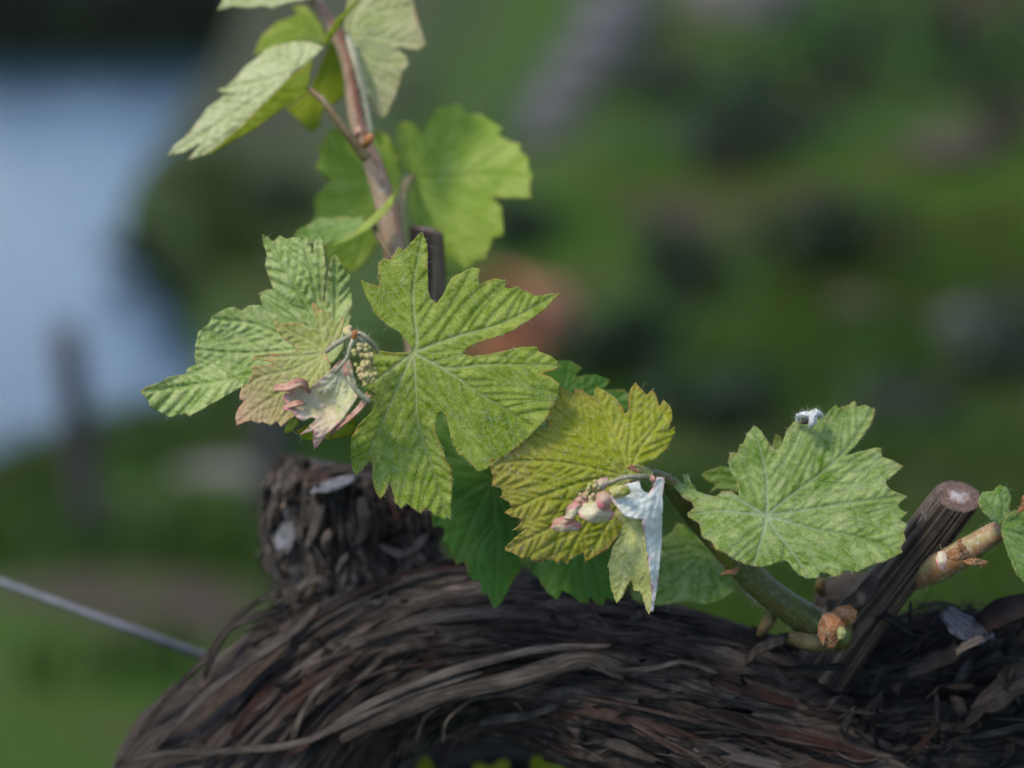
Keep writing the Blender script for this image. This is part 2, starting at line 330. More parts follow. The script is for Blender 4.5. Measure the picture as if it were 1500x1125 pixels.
# wooded bank across the water
def bank_mat():
    g = G('wooded_bank'); n = g.noise(0.35, 5, 0.65)
    c = g.ramp(n, [(0.35, (0.002, 0.004, 0.003)), (0.7, (0.007, 0.011, 0.006))])
    return g.done(g.bsdf(c, 0.95, 0.05, g.bump(n, 1.0, 0.6)))
bx = np.linspace(-300, 20, 260); bt = np.linspace(0, 1, 50)
BX, BT = np.meshgrid(bx, bt, indexing='ij')
sh0 = 98 + 0.22*(BX+25) + 3*np.sin(BX*0.11) + 8*(fbm(np.stack([BX*0.04, BX*0], -1), 3, 2)-0.5)
BY = sh0 + BT*60
BZ = RIVER_Z - 1 + (2.6 + 1.6*fbm(np.stack([BX*0.10, BX*0+3], -1), 3, 4))*sst(0, .07, BT) + 6*BT + 1.6*(fbm(np.stack([BX*0.35, BY*0.35], -1), 3, 8)-0.4)*sst(0.0, 0.1, BT)
idx = np.arange(BX.size).reshape(BX.shape)
F = np.stack([idx[:-1, :-1], idx[1:, :-1], idx[1:, 1:], idx[:-1, 1:]], -1).reshape(-1, 4)
tag(mesh('far_bank', np.stack([BX, BY, BZ], -1).reshape(-1, 3), F, bank_mat(), origin=(-60, 130, RIVER_Z)), kind='structure')

# ------------------------------------------------------------------ grass (uncountable)
n = 52000
gr = np.sqrt(rng.uniform(1.6**2, 15**2, n)); ga = np.radians(rng.uniform(-21, 21, n))
gx, gy = gr*np.sin(ga), gr*np.cos(ga)
keep = (fbm(np.stack([gx*0.9, gy*0.9], -1), 3, 33) > 0.46) & (edge_dist(gx, gy) < -0.1); gx, gy, gr = gx[keep], gy[keep], gr[keep]; n = len(gx)
gz = ground_z(gx, gy); hh = rng.uniform(0.05, 0.16, n); an = rng.uniform(0, 6.28, n); wd = rng.uniform(0.004, 0.009, n)
b = np.stack([gx, gy, gz-0.01], -1); sd = np.stack([np.cos(an), np.sin(an), 0*an], -1)*wd[:, None]; ln = np.stack([rng.normal(0, .35, n), rng.normal(0, .35, n), np.ones(n)], -1)*hh[:, None]
V = np.stack([b-sd, b+sd, b+ln*0.6+sd*0.7, b+ln*0.6-sd*0.7, b+ln*[1.25, 1.25, 0.95]], 1).reshape(-1, 3)
k = np.arange(n)*5
F = [(a, a+1, a+2, a+3) for a in k.tolist()] + [(a+3, a+2, a+4) for a in k.tolist()]
tag(mesh('grass', V, F, M['grass'], origin=(0, 6, -1)), 'green grass tufts covering the vineyard slope', 'grass', kind='stuff')

# ------------------------------------------------------------------ generic solids
def rock_mesh(c, size, seed, sub=3):
    import bmesh
    bm = bmesh.new(); bmesh.ops.create_icosphere(bm, subdivisions=sub, radius=1)
    V = np.array([v.co[:] for v in bm.verts]); F = [tuple(v.index for v in f.verts) for f in bm.faces]; bm.free()
    q = np.round(V*2.2)/2.2*0.35 + V*0.65
    V = q*(0.75 + 0.5*fbm(V*1.6+seed*3.1, 3, seed))[:, None]
    return V*np.asarray(size) + np.asarray(c), F
def rock(px, py, size, mat, label, seed, sink=0.3, name='rock', group=None):
    p = ray_ground(px, py); V, F = rock_mesh(p + [0, 0, size[2]*(1-sink)*0.6], size, seed)
    return tag(mesh(name, V, F, mat, origin=p, smooth=False), label, 'rock', group)
def leafy(name, p, size, nleaf, mat, seed, label, group=None, lw=0.05):
    """shrub: stems + a crown of separate leaf faces gathered in clumps"""
    r = np.random.default_rng(seed); root = empty(name, p)
    tag(root, label, 'shrub', group)
    size = np.asarray(size); nc = 16
    cc = r.normal(0, 0.42, (nc, 3)); cc[:, 2] = np.abs(cc[:, 2])*0.9 + 0.45; cc = np.clip(cc, -1, 1.25)
    V, F = [], []
    for c in cc:
        a = np.array([0, 0, -0.05])*size; b_ = c*size*0.9
        s = np.cross(b_-a, r.normal(0, 1, 3)); s = s/np.linalg.norm(s)*0.012*(1+size[2]); t = np.cross(s, b_-a); t = t/np.linalg.norm(t)*np.linalg.norm(s)
        k0 = len(V); V += [a+s+p, a+t+p, a-s-t+p, b_+s*.3+p, b_+t*.3+p, b_-s*.3-t*.3+p]
        F += [(k0, k0+1, k0+4, k0+3), (k0+1, k0+2, k0+5, k0+4), (k0+2, k0, k0+3, k0+5)]
    mesh('stems', V, F, M['wood'], root, origin=p)
    q = cc[r.integers(0, nc, nleaf)] + r.normal(0, 0.24, (nleaf, 3)); q[:, 2] = np.abs(q[:, 2]); q = q*size + p
    u = r.normal(0, 1, (nleaf, 3)); u /= np.linalg.norm(u, axis=1)[:, None]; v = np.cross(u, r.normal(0, 1, (nleaf, 3))); v /= np.linalg.norm(v, axis=1)[:, None]
    L = (lw*r.uniform(0.6, 1.4, nleaf))[:, None]
    V = np.stack([q-u*L, q+v*L*.5, q+u*L, q-v*L*.5], 1).reshape(-1, 3); k = np.arange(nleaf)*4
    mesh('crown', V, np.stack([k, k+1, k+2, k+3], -1), mat, root, origin=p)
    return root

# shrubs and old vines on the slope behind
SH = [(905, 560, .30, .30, 'shrub', 'big dark round shrub right of the terracotta pot'), (760, 362, .38, .28, 'shrub', 'low dark shrub behind the terracotta pot'),
      (1000, 440, .45, .42, 'shrub', 'dark shrub uphill of the big round shrub by the pot'), (1205, 395, .5, .40, 'shrub', 'dark spreading shrub just uphill of the reddish rock'), (1130, 215, .7, .55, 'shrub', 'dark shrub between the schist boulder line and the brownish boulder'), (1240, 140, .7, .7, 'shrub', 'tall dark shrub standing uphill of the large brownish boulder'),
      (1470, 200, .9, .8, 'shrub', 'large dark shrub right beside the large brownish boulder'), (1410, 60, 1.3, 1.0, 'shrub', 'largest dark shrub at the top of the hillside'), (1040, 250, .5, .4, 'shrub2', 'grey green shrub in the middle of the hillside'), (960, 150, .5, .4, 'shrub2', 'grey green shrub right of the schist boulder line'),
      (1330, 640, .2, .18, 'shrub2', 'small grey green shrub behind the pruned cane'), (1480, 560, .3, .3, 'shrub2', 'grey green shrub in front of the blue grey boulder'), (620, 175, 1.0, .6, 'shrub2', 'wide grey green shrub behind the upper shoot'), (1060, 640, .22, .16, 'shrub', 'small dark shrub low on the slope behind the woolly leaf')]
for k, (px, py, a, h, m, lab) in enumerate(SH):
    g_ = 'dark shrubs on the hillside' if m == 'shrub' else 'grey green shrubs on the hillside'
    leafy('shrub', ray_ground(px, py), (a, a, h), 330, M[m], 40+k,
          lab or ('dark green leafy shrub growing on the grassy hillside' if m == 'shrub' else 'grey green leafy shrub growing on the grassy hillside'), None if lab else g_, 0.05+0.02*a)
# headland bushes
for k, (px, py, a, h) in enumerate([(265, 455, .8, .6), (330, 380, 1.3, 1.0), (215, 385, .9, .6), (300, 300, 1.6, 1.0), (400, 320, 1.5, .9)]):
    leafy('shrub', ray_ground(px, py), (a, a, h), 900, M['grass'] if k % 2 else M['shrub'], 70+k, ['small dark bush at the inner bend of the river bank', 'round bright green bush in the middle of the headland', 'dark bush at the point of the headland', 'wide bright green bush at the far side of the headland', 'low dark bush where headland and hillside meet'][k], None, 0.10)
rock(1250, 455, (.16, .12, .08), M['rockpink'], 'reddish rock lying in the grass of the slope', 3)
rock(1440, 500, (.30, .2, .16), M['rock'], 'blue grey boulder at the foot of the grassy slope', 4)
rock(1400, 230, (.40, .3, .16), M['rockpink'], 'large brownish boulder high on the hillside', 5)
for k, (px, py, s) in enumerate([(905, 40, .5), (880, 85, .42), (850, 130, .42), (822, 175, .40), (800, 210, .3)]):
    rock(px, py, (s, s*.7, s*.6), M['rock'], ['topmost boulder of the pale schist line running up the hillside', 'second boulder from the top of the pale schist line', 'middle boulder of the pale schist line on the hillside', 'second boulder from the bottom of the pale schist line', 'lowest and smallest boulder of the pale schist line'][k], 10+k)
rock(1090, 20, (.7, .4, .4), M['slab'], 'pale boulder near the top of the grassy hillside', 22)
rock(330, 700, (.20, .10, .035), M['slab'], 'pale flat stone slab lying in the grass by the river bank', 23, 0.2, 'stone_slab')

# terracotta pot lying on its side
p = ray_ground(778, 540); pr = 155*float((p-CO)@CF)/3000/2.4
prof = [(0, .0), (.62, .0), (.72, .05), (1.0, .9), (1.06, 1.2), (1.2, 1.22), (1.2, 1.5), (1.06, 1.5), (1.0, 1.2), (.9, .9), (.6, .1), (0, .1)]
ax = np.array([-0.74, -0.66, 0.0]); ax /= np.linalg.norm(ax); e1 = np.cross(ax, [0, 0, 1]); e1 /= np.linalg.norm(e1); e2 = np.cross(e1, ax)
NS = 40; a = np.linspace(0, 2*np.pi, NS, endpoint=False)
V = np.concatenate([p + [0, 0, pr*1.12] + ax*(h_-0.75)*pr*1.2 + r_*pr*(np.cos(a)[:, None]*e1 + np.sin(a)[:, None]*e2) for r_, h_ in prof])
F = [(i*NS+j, i*NS+(j+1) % NS, (i+1)*NS+(j+1) % NS, (i+1)*NS+j) for i in range(len(prof)-1) for j in range(NS)]
tag(mesh('clay_pot', V, F, M['clay'], origin=p), 'terracotta coloured clay pot lying on its side on the slope', 'pot')

# posts
def post(px, py, h, r, label, lean):
    p = ray_ground(px, py); a = np.linspace(0, 2*np.pi, 14, endpoint=False); rings = []
    for k, t in enumerate(np.linspace(-0.15, 1, 9)):
        rr_ = r*(1 + 0.10*(fbm(np.stack([np.cos(a)*2, np.sin(a)*2, a*0+t*2], -1), 2, 6)-.5)) * (1 if t < 1 else .9)
        rings.append(p + np.stack([np.cos(a)*rr_ + lean*t*h, np.sin(a)*rr_, a*0 + t*h], -1))
    V = np.concatenate(rings + [[p + [lean*h, 0, h*1.01]]]); F = [(i*14+j, i*14+(j+1) % 14, (i+1)*14+(j+1) % 14, (i+1)*14+j) for i in range(8) for j in range(14)]
    F += [(8*14+j, 8*14+(j+1) % 14, 9*14) for j in range(14)]
    return tag(mesh('vineyard_post', V, F, M['post'], origin=p), label, 'post')
post(135, 800, 0.66, .042, 'weathered grey wooden vineyard post standing against the river', -0.06)
post(398, 775, 0.50, .055, 'dark short wooden vineyard post behind the old vine head', 0.02)

# trellis wire
FUZZY = {M['shoot']: 7, M['shoot_red']: 5, M['shoot_tan']: 12, M['petiole_pale']: 16, M['fluff']: 25}
def frames(P):
    T = np.gradient(P, axis=0); T /= np.linalg.norm(T, axis=1)[:, None]
    N = np.zeros_like(P); v = np.cross(T[0], [0.13, 0.9, 0.4]); N[0] = v/np.linalg.norm(v)
    for i in range(1, len(P)):
        v = N[i-1] - T[i]*(N[i-1]@T[i]); N[i] = v/np.linalg.norm(v)
    return T, N, np.cross(T, N)
def crom(P, n):
    P = np.asarray(P, float)
    if len(P) == 2: return P[0] + np.linspace(0, 1, n)[:, None]*(P[1]-P[0])
    Q = np.vstack([2*P[0]-P[1], P, 2*P[-1]-P[-2]]); s = np.linspace(0, len(P)-1, n); i = np.minimum(s.astype(int), len(P)-2); t = (s-i)[:, None]
    a, b, c, d = Q[i], Q[i+1], Q[i+2], Q[i+3]
    return 0.5*(2*b + (c-a)*t + (2*a-5*b+4*c-d)*t**2 + (3*b-a-3*c+d)*t**3)
def tube(name, pts, rad, mat, parent=None, nu=40, nv=16, ridge=None, amp=0.0, cut=None, seed=0, capend=True, origin=None, round_end=False, flat=None, extra=None):
    """swept solid; pts rows = photo x, photo y, depth (or world xyz when marked); rad in photo px at that depth"""
    pts = np.asarray(pts, float)
    Pw = W(pts[:, 0], pts[:, 1], pts[:, 2]); rw = np.asarray(rad, float)*PXM(pts[:, 2])
    if extra is not None: Pw = np.vstack([extra[0], Pw]); rw = np.concatenate([extra[1], rw])
    C = crom(np.column_stack([Pw, rw]), nu); P, R = C[:, :3], np.maximum(C[:, 3], 1e-5)
    T, N, B = frames(P); a = np.linspace(0, 2*np.pi, nv, endpoint=False)
    s = np.concatenate([[0], np.cumsum(np.linalg.norm(np.diff(P, axis=0), axis=1))])
    S, A = np.meshgrid(s, a, indexing='ij')
    rd = ridge(S, A) if ridge else fbm(np.stack([np.cos(A)*2.0, np.sin(A)*2.0, S*40], -1), 3, seed)
    RRr = R[:, None]*(1 + amp*(rd-0.5)*2)
    if round_end: RRr = RRr*np.sqrt(np.clip((s[-1]-S)/(R[-1]*1.2)+0.02, 0, 1))
    V = P[:, None, :] + RRr[..., None]*(np.cos(A)[..., None]*N[:, None] + np.sin(A)[..., None]*B[:, None])
    if cut is not None:
        cn = np.asarray(cut, float); cn /= np.linalg.norm(cn); k = (P[-1]-V[-1])@cn/(T[-1]@cn); V[-1] += k[:, None]*T[-1]
        for q in range(2, 7): 
            over = (P[-1]-V[-q])@cn/(T[-1]@cn); V[-q] += np.minimum(over-0.0002*q, 0)[:, None]*T[-1]
    idx = np.arange(nu*nv).reshape(nu, nv); nx = np.roll(idx, -1, 1)
    F = np.stack([idx[:-1], nx[:-1], nx[1:], idx[1:]], -1).reshape(-1, 4).tolist()
    VV = V.reshape(-1, 3); at = rd.reshape(-1)
    if capend:
        VV = np.vstack([VV, V[-1].mean(0), V[0].mean(0)]); at = np.append(at, [.5, .5]); m_ = nu*nv
        F += [(int(idx[-1, j]), int(nx[-1, j]), m_) for j in range(nv)] + [(int(nx[0, j]), int(idx[0, j]), m_+1) for j in range(nv)]
    mi = [0]*len(F)
    if mat in FUZZY:
        rf = np.random.default_rng(seed+77); k0 = len(VV); HV = []
        for q in range(int(FUZZY[mat]*s[-1]*1000)):
            i, j = rf.integers(1, nu-1), rf.integers(0, nv); b_ = V[i, j]; n_ = b_-P[i]; n_ = n_/(np.linalg.norm(n_)+1e-9); dr = n_ + rf.normal(0, .7, 3); L_ = rf.uniform(.0003, .0011)
            e_ = b_ + dr*L_; sd_ = np.cross(dr, rf.normal(0, 1, 3)); sd_ = sd_/(np.linalg.norm(sd_)+1e-9)*.00003
            HV += [b_-sd_, b_+sd_, e_+sd_*.4, e_-sd_*.4]; F.append((k0, k0+1, k0+2, k0+3)); mi.append(1); k0 += 4
        if HV: VV = np.vstack([VV, HV]); at = np.append(at, np.full(len(HV), .5))
    o = mesh(name, VV, F, [mat, M['hair']], parent, origin=P[0] if origin is None else origin, midx=mi, attrs={'ridge': at, 'red': np.zeros(len(VV))})
    o_end = V[-1]
    return o, o_end, T[-1]
wo_, _, _ = tube('trellis_wire', [(-900, 520, .80), (0, 852, .735), (305, 963, .735), (700, 1108, .80), (1700, 1475, .85)], [6.5]*5, M['wire'], nu=60, nv=10, amp=0.05)
tag(wo_, 'grey galvanised trellis wire running behind the vine trunk', 'wire')

# ------------------------------------------------------------------ THE VINE
base = np.array([W(215, 1300, .70)[0], W(215, 1300, .70)[1], 0.0]); base[2] = float(ground_z(base[0], base[1]))
vine = empty('grapevine', base)
tag(vine, 'old grapevine with shaggy dark trunk, pruned canes and fresh young leaves', 'grapevine')

# --- bark surface
def swept_bark(name, pts, rad, nu, nv, twist, seed, amp, longk, mat, parent, redspots=(), extra=None, chaos=0.0, afreq=9.0, lumpy=0.16):
    pts = np.asarray(pts, float); Pw = W(pts[:, 0], pts[:, 1], pts[:, 2]); rw = np.asarray(rad, float)*PXM(pts[:, 2])
    if extra is not None: Pw = np.vstack([extra[0], Pw]); rw = np.concatenate([extra[1], rw])
    C = crom(np.column_stack([Pw, rw]), nu); P, R = C[:, :3], C[:, 3]; T, N, B = frames(P)
    a = np.linspace(0, 2*np.pi, nv, endpoint=False); s = np.concatenate([[0], np.cumsum(np.linalg.norm(np.diff(P, axis=0), axis=1))])
    S, A = np.meshgrid(s, a, indexing='ij'); A2 = A + twist*S + 0.9*(fbm(np.stack([np.cos(A)*1.3, np.sin(A)*1.3, S*14], -1), 2, seed+3)-.5)
    q = np.stack([np.cos(A2)*afreq, np.sin(A2)*afreq, S*longk], -1)
    f1 = 1-np.abs(2*fbm(q*[.45, .45, .25], 3, seed)-1)                       # broad strands
    f2 = 1-np.abs(2*vn(q*[1.3, 1.3, .5]+5, seed+11)-1); f3 = 1-np.abs(2*vn(q*[3.1, 3.1, .7]+9, seed+12)-1)
    iso = fbm(np.stack([np.cos(A)*3.2, np.sin(A)*3.2, S*95], -1), 5, seed+20, 0.6)
    lump = fbm(np.stack([np.cos(A)*(1.0+2*lumpy), np.sin(A)*(1.0+2*lumpy), S*(22+130*(lumpy-.16))], -1), 2, seed+30)
    step = np.floor(f1*6+iso*(0.2+chaos))/6*0.45 + f1*0.55                # torn layer edges
    rid = 0.50*step + 0.27*f2 + 0.23*f3
    rid = rid*(1-chaos) + chaos*(0.75*iso + 0.25*f3)
    disp = amp*(rid-0.55) + lumpy*(lump-.5)
    RRr = R[:, None]*(1+disp)
    V = P[:, None] + RRr[..., None]*(np.cos(A)[..., None]*N[:, None] + np.sin(A)[..., None]*B[:, None])
    idx = np.arange(nu*nv).reshape(nu, nv); nx = np.roll(idx, -1, 1)
    F = np.stack([idx[:-1], nx[:-1], nx[1:], idx[1:]], -1).reshape(-1, 4).tolist()
    red = np.zeros(S.shape)
    for (rx, ry, rd_, sx, sy) in redspots:
        c = W(rx, ry, rd_); red = np.maximum(red, np.exp(-(((V-c)@CR)/sx)**2 - (((V-c)@CU)/sy)**2))
    VV = np.vstack([V.reshape(-1, 3), P[-1] + T[-1]*0.002, P[0]]); m_ = nu*nv
    F += [(int(idx[-1, j]), int(nx[-1, j]), m_) for j in range(nv)] + [(int(nx[0, j]), int(idx[0, j]), m_+1) for j in range(nv)]
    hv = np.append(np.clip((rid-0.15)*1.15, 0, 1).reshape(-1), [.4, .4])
    o = mesh(name, VV, F, mat, parent, origin=P[0], attrs={'ridge': hv, 'red': np.append((red*(1-0.4*rid)).reshape(-1), [0, 0]), 'fx': np.append((np.cos(A2)*R.mean()).reshape(-1), [0, 0]), 'fz': np.append((np.sin(A2)*R.mean()).reshape(-1), [0, 0]), 'fy': np.append(S.reshape(-1), [0, 0])})
    def surf(u, ang, lift=0.0):            # point on the bark: u in 0..1 along, angle around
        i = np.clip(np.asarray(u)*(nu-1), 0, nu-1).astype(int); j = (np.asarray(ang)/(2*np.pi)*nv).astype(int) % nv
        n_ = np.cos(a[j])[:, None]*N[i] + np.sin(a[j])[:, None]*B[i]
        return V[i, j] + n_*lift[:, None] if np.ndim(lift) else V[i, j] + n_*lift, n_, T[i]
    return o, surf, dict(P=P, R=R, T=T, N=N, B=B, s=s, a=a, twist=twist)

leg = (np.array([base - [0, 0, .05], base*[1, 1, 0] + [0, 0, .22], base*[1, 1, 0]+[0.006, -.006, .45]]), np.array([.045, .036, .031]))
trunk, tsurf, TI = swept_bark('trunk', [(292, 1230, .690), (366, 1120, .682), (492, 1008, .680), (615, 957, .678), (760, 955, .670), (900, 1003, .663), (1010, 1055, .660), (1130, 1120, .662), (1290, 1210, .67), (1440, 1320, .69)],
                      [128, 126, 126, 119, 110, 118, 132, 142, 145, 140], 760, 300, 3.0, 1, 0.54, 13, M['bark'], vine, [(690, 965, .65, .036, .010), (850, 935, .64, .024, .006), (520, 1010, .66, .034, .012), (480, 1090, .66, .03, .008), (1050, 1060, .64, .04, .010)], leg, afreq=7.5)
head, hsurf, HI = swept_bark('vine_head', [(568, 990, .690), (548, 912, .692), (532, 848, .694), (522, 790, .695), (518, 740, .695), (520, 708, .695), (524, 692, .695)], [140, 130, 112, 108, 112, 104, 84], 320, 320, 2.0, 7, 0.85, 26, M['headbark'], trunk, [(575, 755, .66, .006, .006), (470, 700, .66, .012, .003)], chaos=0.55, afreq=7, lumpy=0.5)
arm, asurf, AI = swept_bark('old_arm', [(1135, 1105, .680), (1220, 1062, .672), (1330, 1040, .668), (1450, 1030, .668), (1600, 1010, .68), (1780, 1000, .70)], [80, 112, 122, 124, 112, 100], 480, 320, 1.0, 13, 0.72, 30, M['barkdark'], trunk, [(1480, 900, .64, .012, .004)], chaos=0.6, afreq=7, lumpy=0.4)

swept_bark('added_dark_limb', [(470, 1330, .745), (600, 1200, .752), (720, 1140, .756), (860, 1150, .75), (980, 1230, .735)], [70, 78, 84, 80, 70], 160, 90, 2.0, 17, .4, 30, M['barkdark'], trunk, chaos=.3)  # limb added behind the trunk's arch to make the opening dark
# --- bark strips
def strip_mesh(P, Nn, w, th, seed, curl=0.3, ends=(0.5, 0.5)):
    """torn ribbon with thickness along points P, outward normals Nn: ragged sides, split ends"""
    n = len(P); T = np.gradient(P, axis=0); T /= np.linalg.norm(T, axis=1)[:, None]+1e-9
    S_ = np.cross(T, Nn); S_ /= np.linalg.norm(S_, axis=1)[:, None]+1e-9; N2 = np.cross(S_, T)
    t = np.linspace(0, 1, n); e = np.where(t < .5, ends[0], ends[1]); ww = w*(e+(1-e)*np.clip(np.minimum(t, 1-t)*5, 0, 1))
    sg = np.random.default_rng(seed+5)
    kn_ = max(3, n//3); xk = np.linspace(0, 1, kn_); jl = 1+0.6*(np.interp(t, xk, sg.random(kn_))-.5); jr = 1+0.6*(np.interp(t, xk, sg.random(kn_))-.5); tw = sg.normal(0, .25) + sg.normal(0, .3)*t
    endj = np.zeros((n, 4)); L0 = np.linalg.norm(P[1]-P[0]); endj[0] = sg.uniform(-.9, .7, 4)*L0; endj[-1] = sg.uniform(-.7, .9, 4)*L0
    cols = []
    for q, c in enumerate((-1, -0.35, 0.35, 1)):
        cc = c*np.where(c < 0, jl, jr)*ww/2
        cols.append(P + S_*cc[:, None] + N2*(((curl*(c*c)-curl*.3)*ww/2 + tw*cc*0.5))[:, None] + T*endj[:, q][:, None])
    bot = [q - N2*th for q in cols]
    V = np.stack(cols+bot[::-1], 1).reshape(-1, 3); F = []
    for i in range(n-1):
        for j in range(8): F.append((i*8+j, i*8+(j+1) % 8, (i+1)*8+(j+1) % 8, (i+1)*8+j))
    F += [tuple(range(8))[::-1], tuple((n-1)*8+k for k in range(8))]
    rid = np.tile([.5, .7, .7, .5, .25, .25, .25, .25], n) + 0.5*(np.repeat(vn(np.stack([t*11, t*0+seed+3], -1), 3), 8)-.5)
    s = np.concatenate([[0], np.cumsum(np.linalg.norm(np.diff(P, axis=0), axis=1))])
    fx = np.tile(np.array([-1, -.35, .35, 1, 1, .35, -.35, -1])*w/2 + seed*.0137, n); fy = np.repeat(s, 8) + seed*.71
    return V, F, np.clip(rid, 0, 1), fx, fy
def add_strip(P, Nn, w, th, seed, curl, red=0.0, name='bark_strip', mat=None, parent=None, shade=0.0, ends=None):
    V, F, rid, fx, fy = strip_mesh(P, Nn, w, th, seed, curl, ends or (r2.uniform(.45, 1), r2.uniform(.45, 1)))
    return mesh(name, V, F, mat or M['strip'], parent or trunk, origin=P[0], attrs={'ridge': np.clip(rid+shade, 0, 1), 'red': np.full(len(V), red), 'fx': fx, 'fy': fy})
r2 = np.random.default_rng(5)
def front_angle(I, u):      # angle on the sweep that faces the camera
    i = int(u*(len(I['P'])-1)); return math.atan2(-(CF@I['B'][i]), -(CF@I['N'][i]))
def scatter_strips(I, surf, count, u0, u1, wr, lr, parent, seed, spread=1.7, lift=0.0016, mat=None, fine=None, red=0.2):
    L = I['s'][-1]; VV, FF, RR_, k0 = [], [], [], 0; FX, FY = [], []
    for k in range(count):
        u = r2.uniform(u0, u1); ln = r2.uniform(*lr); n = 12
        us = np.clip(u + np.linspace(0, ln/L, n), 0, 1); a0 = front_angle(I, u) + r2.uniform(-spread, spread)
        drift = r2.normal(0, 0.07); aa = a0 - I['twist']*(us-us[0])*L + drift*np.linspace(0, 1, n) + 0.05*np.sin(np.linspace(0, r2.uniform(2, 6), n)+r2.uniform(0, 6))
        t = np.linspace(0, 1, n); lf = lift*(0.25 + r2.uniform(0, 1)*t**3*2.2 + r2.uniform(0, 1)*(1-t)**3*2.2)
        if r2.random() < 0.25: lf = lf + lift*2*np.sin(t*np.pi)*r2.uniform(.2, 1)
        P, Nn, T_ = surf(us, aa % (2*np.pi), lf)
        for _ in range(2): P[1:-1] = 0.25*P[:-2]+0.5*P[1:-1]+0.25*P[2:]
        w = r2.uniform(*wr)
        if fine is None: add_strip(P, Nn, w, 0.0004, seed+k, r2.uniform(-.3, .5), r2.uniform(0, 1)**3*red*3, mat=mat, parent=parent, shade=r2.uniform(-.6, .2))
        else:
            V, F, rid, fx, fy = strip_mesh(P, Nn, w, 0.00025, seed+k, 0.2, (.2, .2)); VV.append(V); FX.append(fx); FY.append(fy); RR_.append(rid + r2.uniform(-.45, .1)); FF += [tuple(i+k0 for i in f) for f in F]; k0 += len(V)
    if fine is not None:
        V = np.vstack(VV); o = mesh(fine, V, FF, mat or M['strip'], parent, origin=V.mean(0), attrs={'ridge': np.clip(np.concatenate(RR_), 0, 1), 'red': np.full(len(V), .1), 'fx': np.concatenate(FX), 'fy': np.concatenate(FY)}); tag(o, kind='stuff')
scatter_strips(TI, tsurf, 120, 0.36, 0.86, (.0014, .0052), (.07, .24), trunk, 100, lift=.0011, red=.35)
scatter_strips(TI, tsurf, 240, 0.38, 0.92, (.00025, .0008), (.015, .08), trunk, 500, fine='bark_fibres')
scatter_strips(HI, hsurf, 22, 0.02, 0.8, (.0010, .0030), (.010, .034), head, 900, lift=.0018)
scatter_strips(HI, hsurf, 160, 0.05, 0.9, (.0004, .0011), (.005, .02), head, 1000, lift=.0018, fine='bark_fibres')
scatter_strips(AI, asurf, 40, 0.05, 0.75, (.0008, .0032), (.016, .05), arm, 1200, lift=.0022, mat=M['barkdark'])
scatter_strips(AI, asurf, 220, 0.03, 0.8, (.0004, .0013), (.005, .025), arm, 1300, lift=.0024, mat=M['barkdark'], fine='bark_fibres')
def px_strip(pts, w, seed, curl=0.35, red=0, shade=0, n=26, mat=None, parent=None, name='bark_strip'):
    pts = np.asarray(pts, float); P = crom(W(pts[:, 0], pts[:, 1], pts[:, 2]), n); Nn = np.tile(-CF*0.8 + CU*0.6, (n, 1))
    return add_strip(P, Nn, w, .0007, seed, curl, red, shade=shade, mat=mat, parent=parent, name=name)
# long loose ribbons that can be followed one by one
px_strip([(178, 1118, .652), (240, 1104, .650), (330, 1100, .646), (440, 1088, .644), (520, 1052, .642), (610, 1012, .640), (700, 985, .636)], .0026, 1, .2, 0, .05)
px_strip([(505, 1072, .643), (570, 1045, .640), (650, 1015, .637), (730, 997, .633), (800, 978, .630), (860, 962, .630), (920, 985, .630)], .0062, 2, -.5, .05, .0)
px_strip([(470, 1068, .645), (560, 1022, .641), (640, 990, .638), (720, 966, .634), (800, 948, .632), (900, 945, .632)], .0032, 3, -.4, 0, .12)
px_strip([(420, 1110, .650), (436, 1060, .645), (462, 1015, .643), (500, 975, .645)], .0020, 4, .3, 0, .0)
px_strip([(610, 1085, .645), (622, 1050, .640), (660, 1020, .637)], .0013, 5, .3, 0, -.1)
px_strip([(648, 1088, .645), (655, 1055, .640), (690, 1025, .637), (740, 1008, .634)], .0015, 6, .3, 0, -.1)
px_strip([(690, 1020, .640), (740, 1017, .637), (790, 1000, .634), (820, 985, .632)], .0016, 7, .3, 0, .1)
px_strip([(700, 1060, .645), (760, 1050, .642), (800, 1040, .640), (835, 1018, .637)], .0024, 8, .4, 0, .0)
px_strip([(905, 982, .630), (960, 978, .628), (1000, 970, .628), (1050, 985, .632)], .0016, 9, .2, 0, .1)
px_strip([(1090, 972, .640), (1112, 950, .632), (1140, 938, .628), (1152, 930, .628)], .0038, 10, .3, 0, -.15)
px_strip([(896, 922, .650), (925, 905, .642), (948, 892, .640)], .0030, 11, .3, 0, -.2)
px_strip([(930, 905, .645), (1000, 925, .645), (1080, 955, .646), (1160, 1000, .646)], .0040, 12, .2, 0, -.1)
px_strip([(182, 1125, .672), (215, 1060, .666), (260, 1005, .664), (310, 955, .664), (345, 905, .668), (380, 880, .670)], .0020, 13, .3, 0, -.25)
px_strip([(300, 990, .660), (322, 935, .658), (345, 915, .660), (400, 895, .664), (430, 878, .664)], .0022, 14, .3, 0, -.3)
px_strip([(380, 880, .668), (400, 870, .660), (412, 872, .660)], .0026, 15, .6, 0, -.2)
px_strip([(230, 1090, .655), (300, 1020, .650), (370, 965, .650), (430, 925, .655), (470, 880, .665)], .0034, 16, .3, 0, .05)
px_strip([(500, 950, .650), (560, 925, .648), (640, 905, .648), (740, 898, .645), (840, 912, .642)], .0040, 17, .3, .1, -.05)
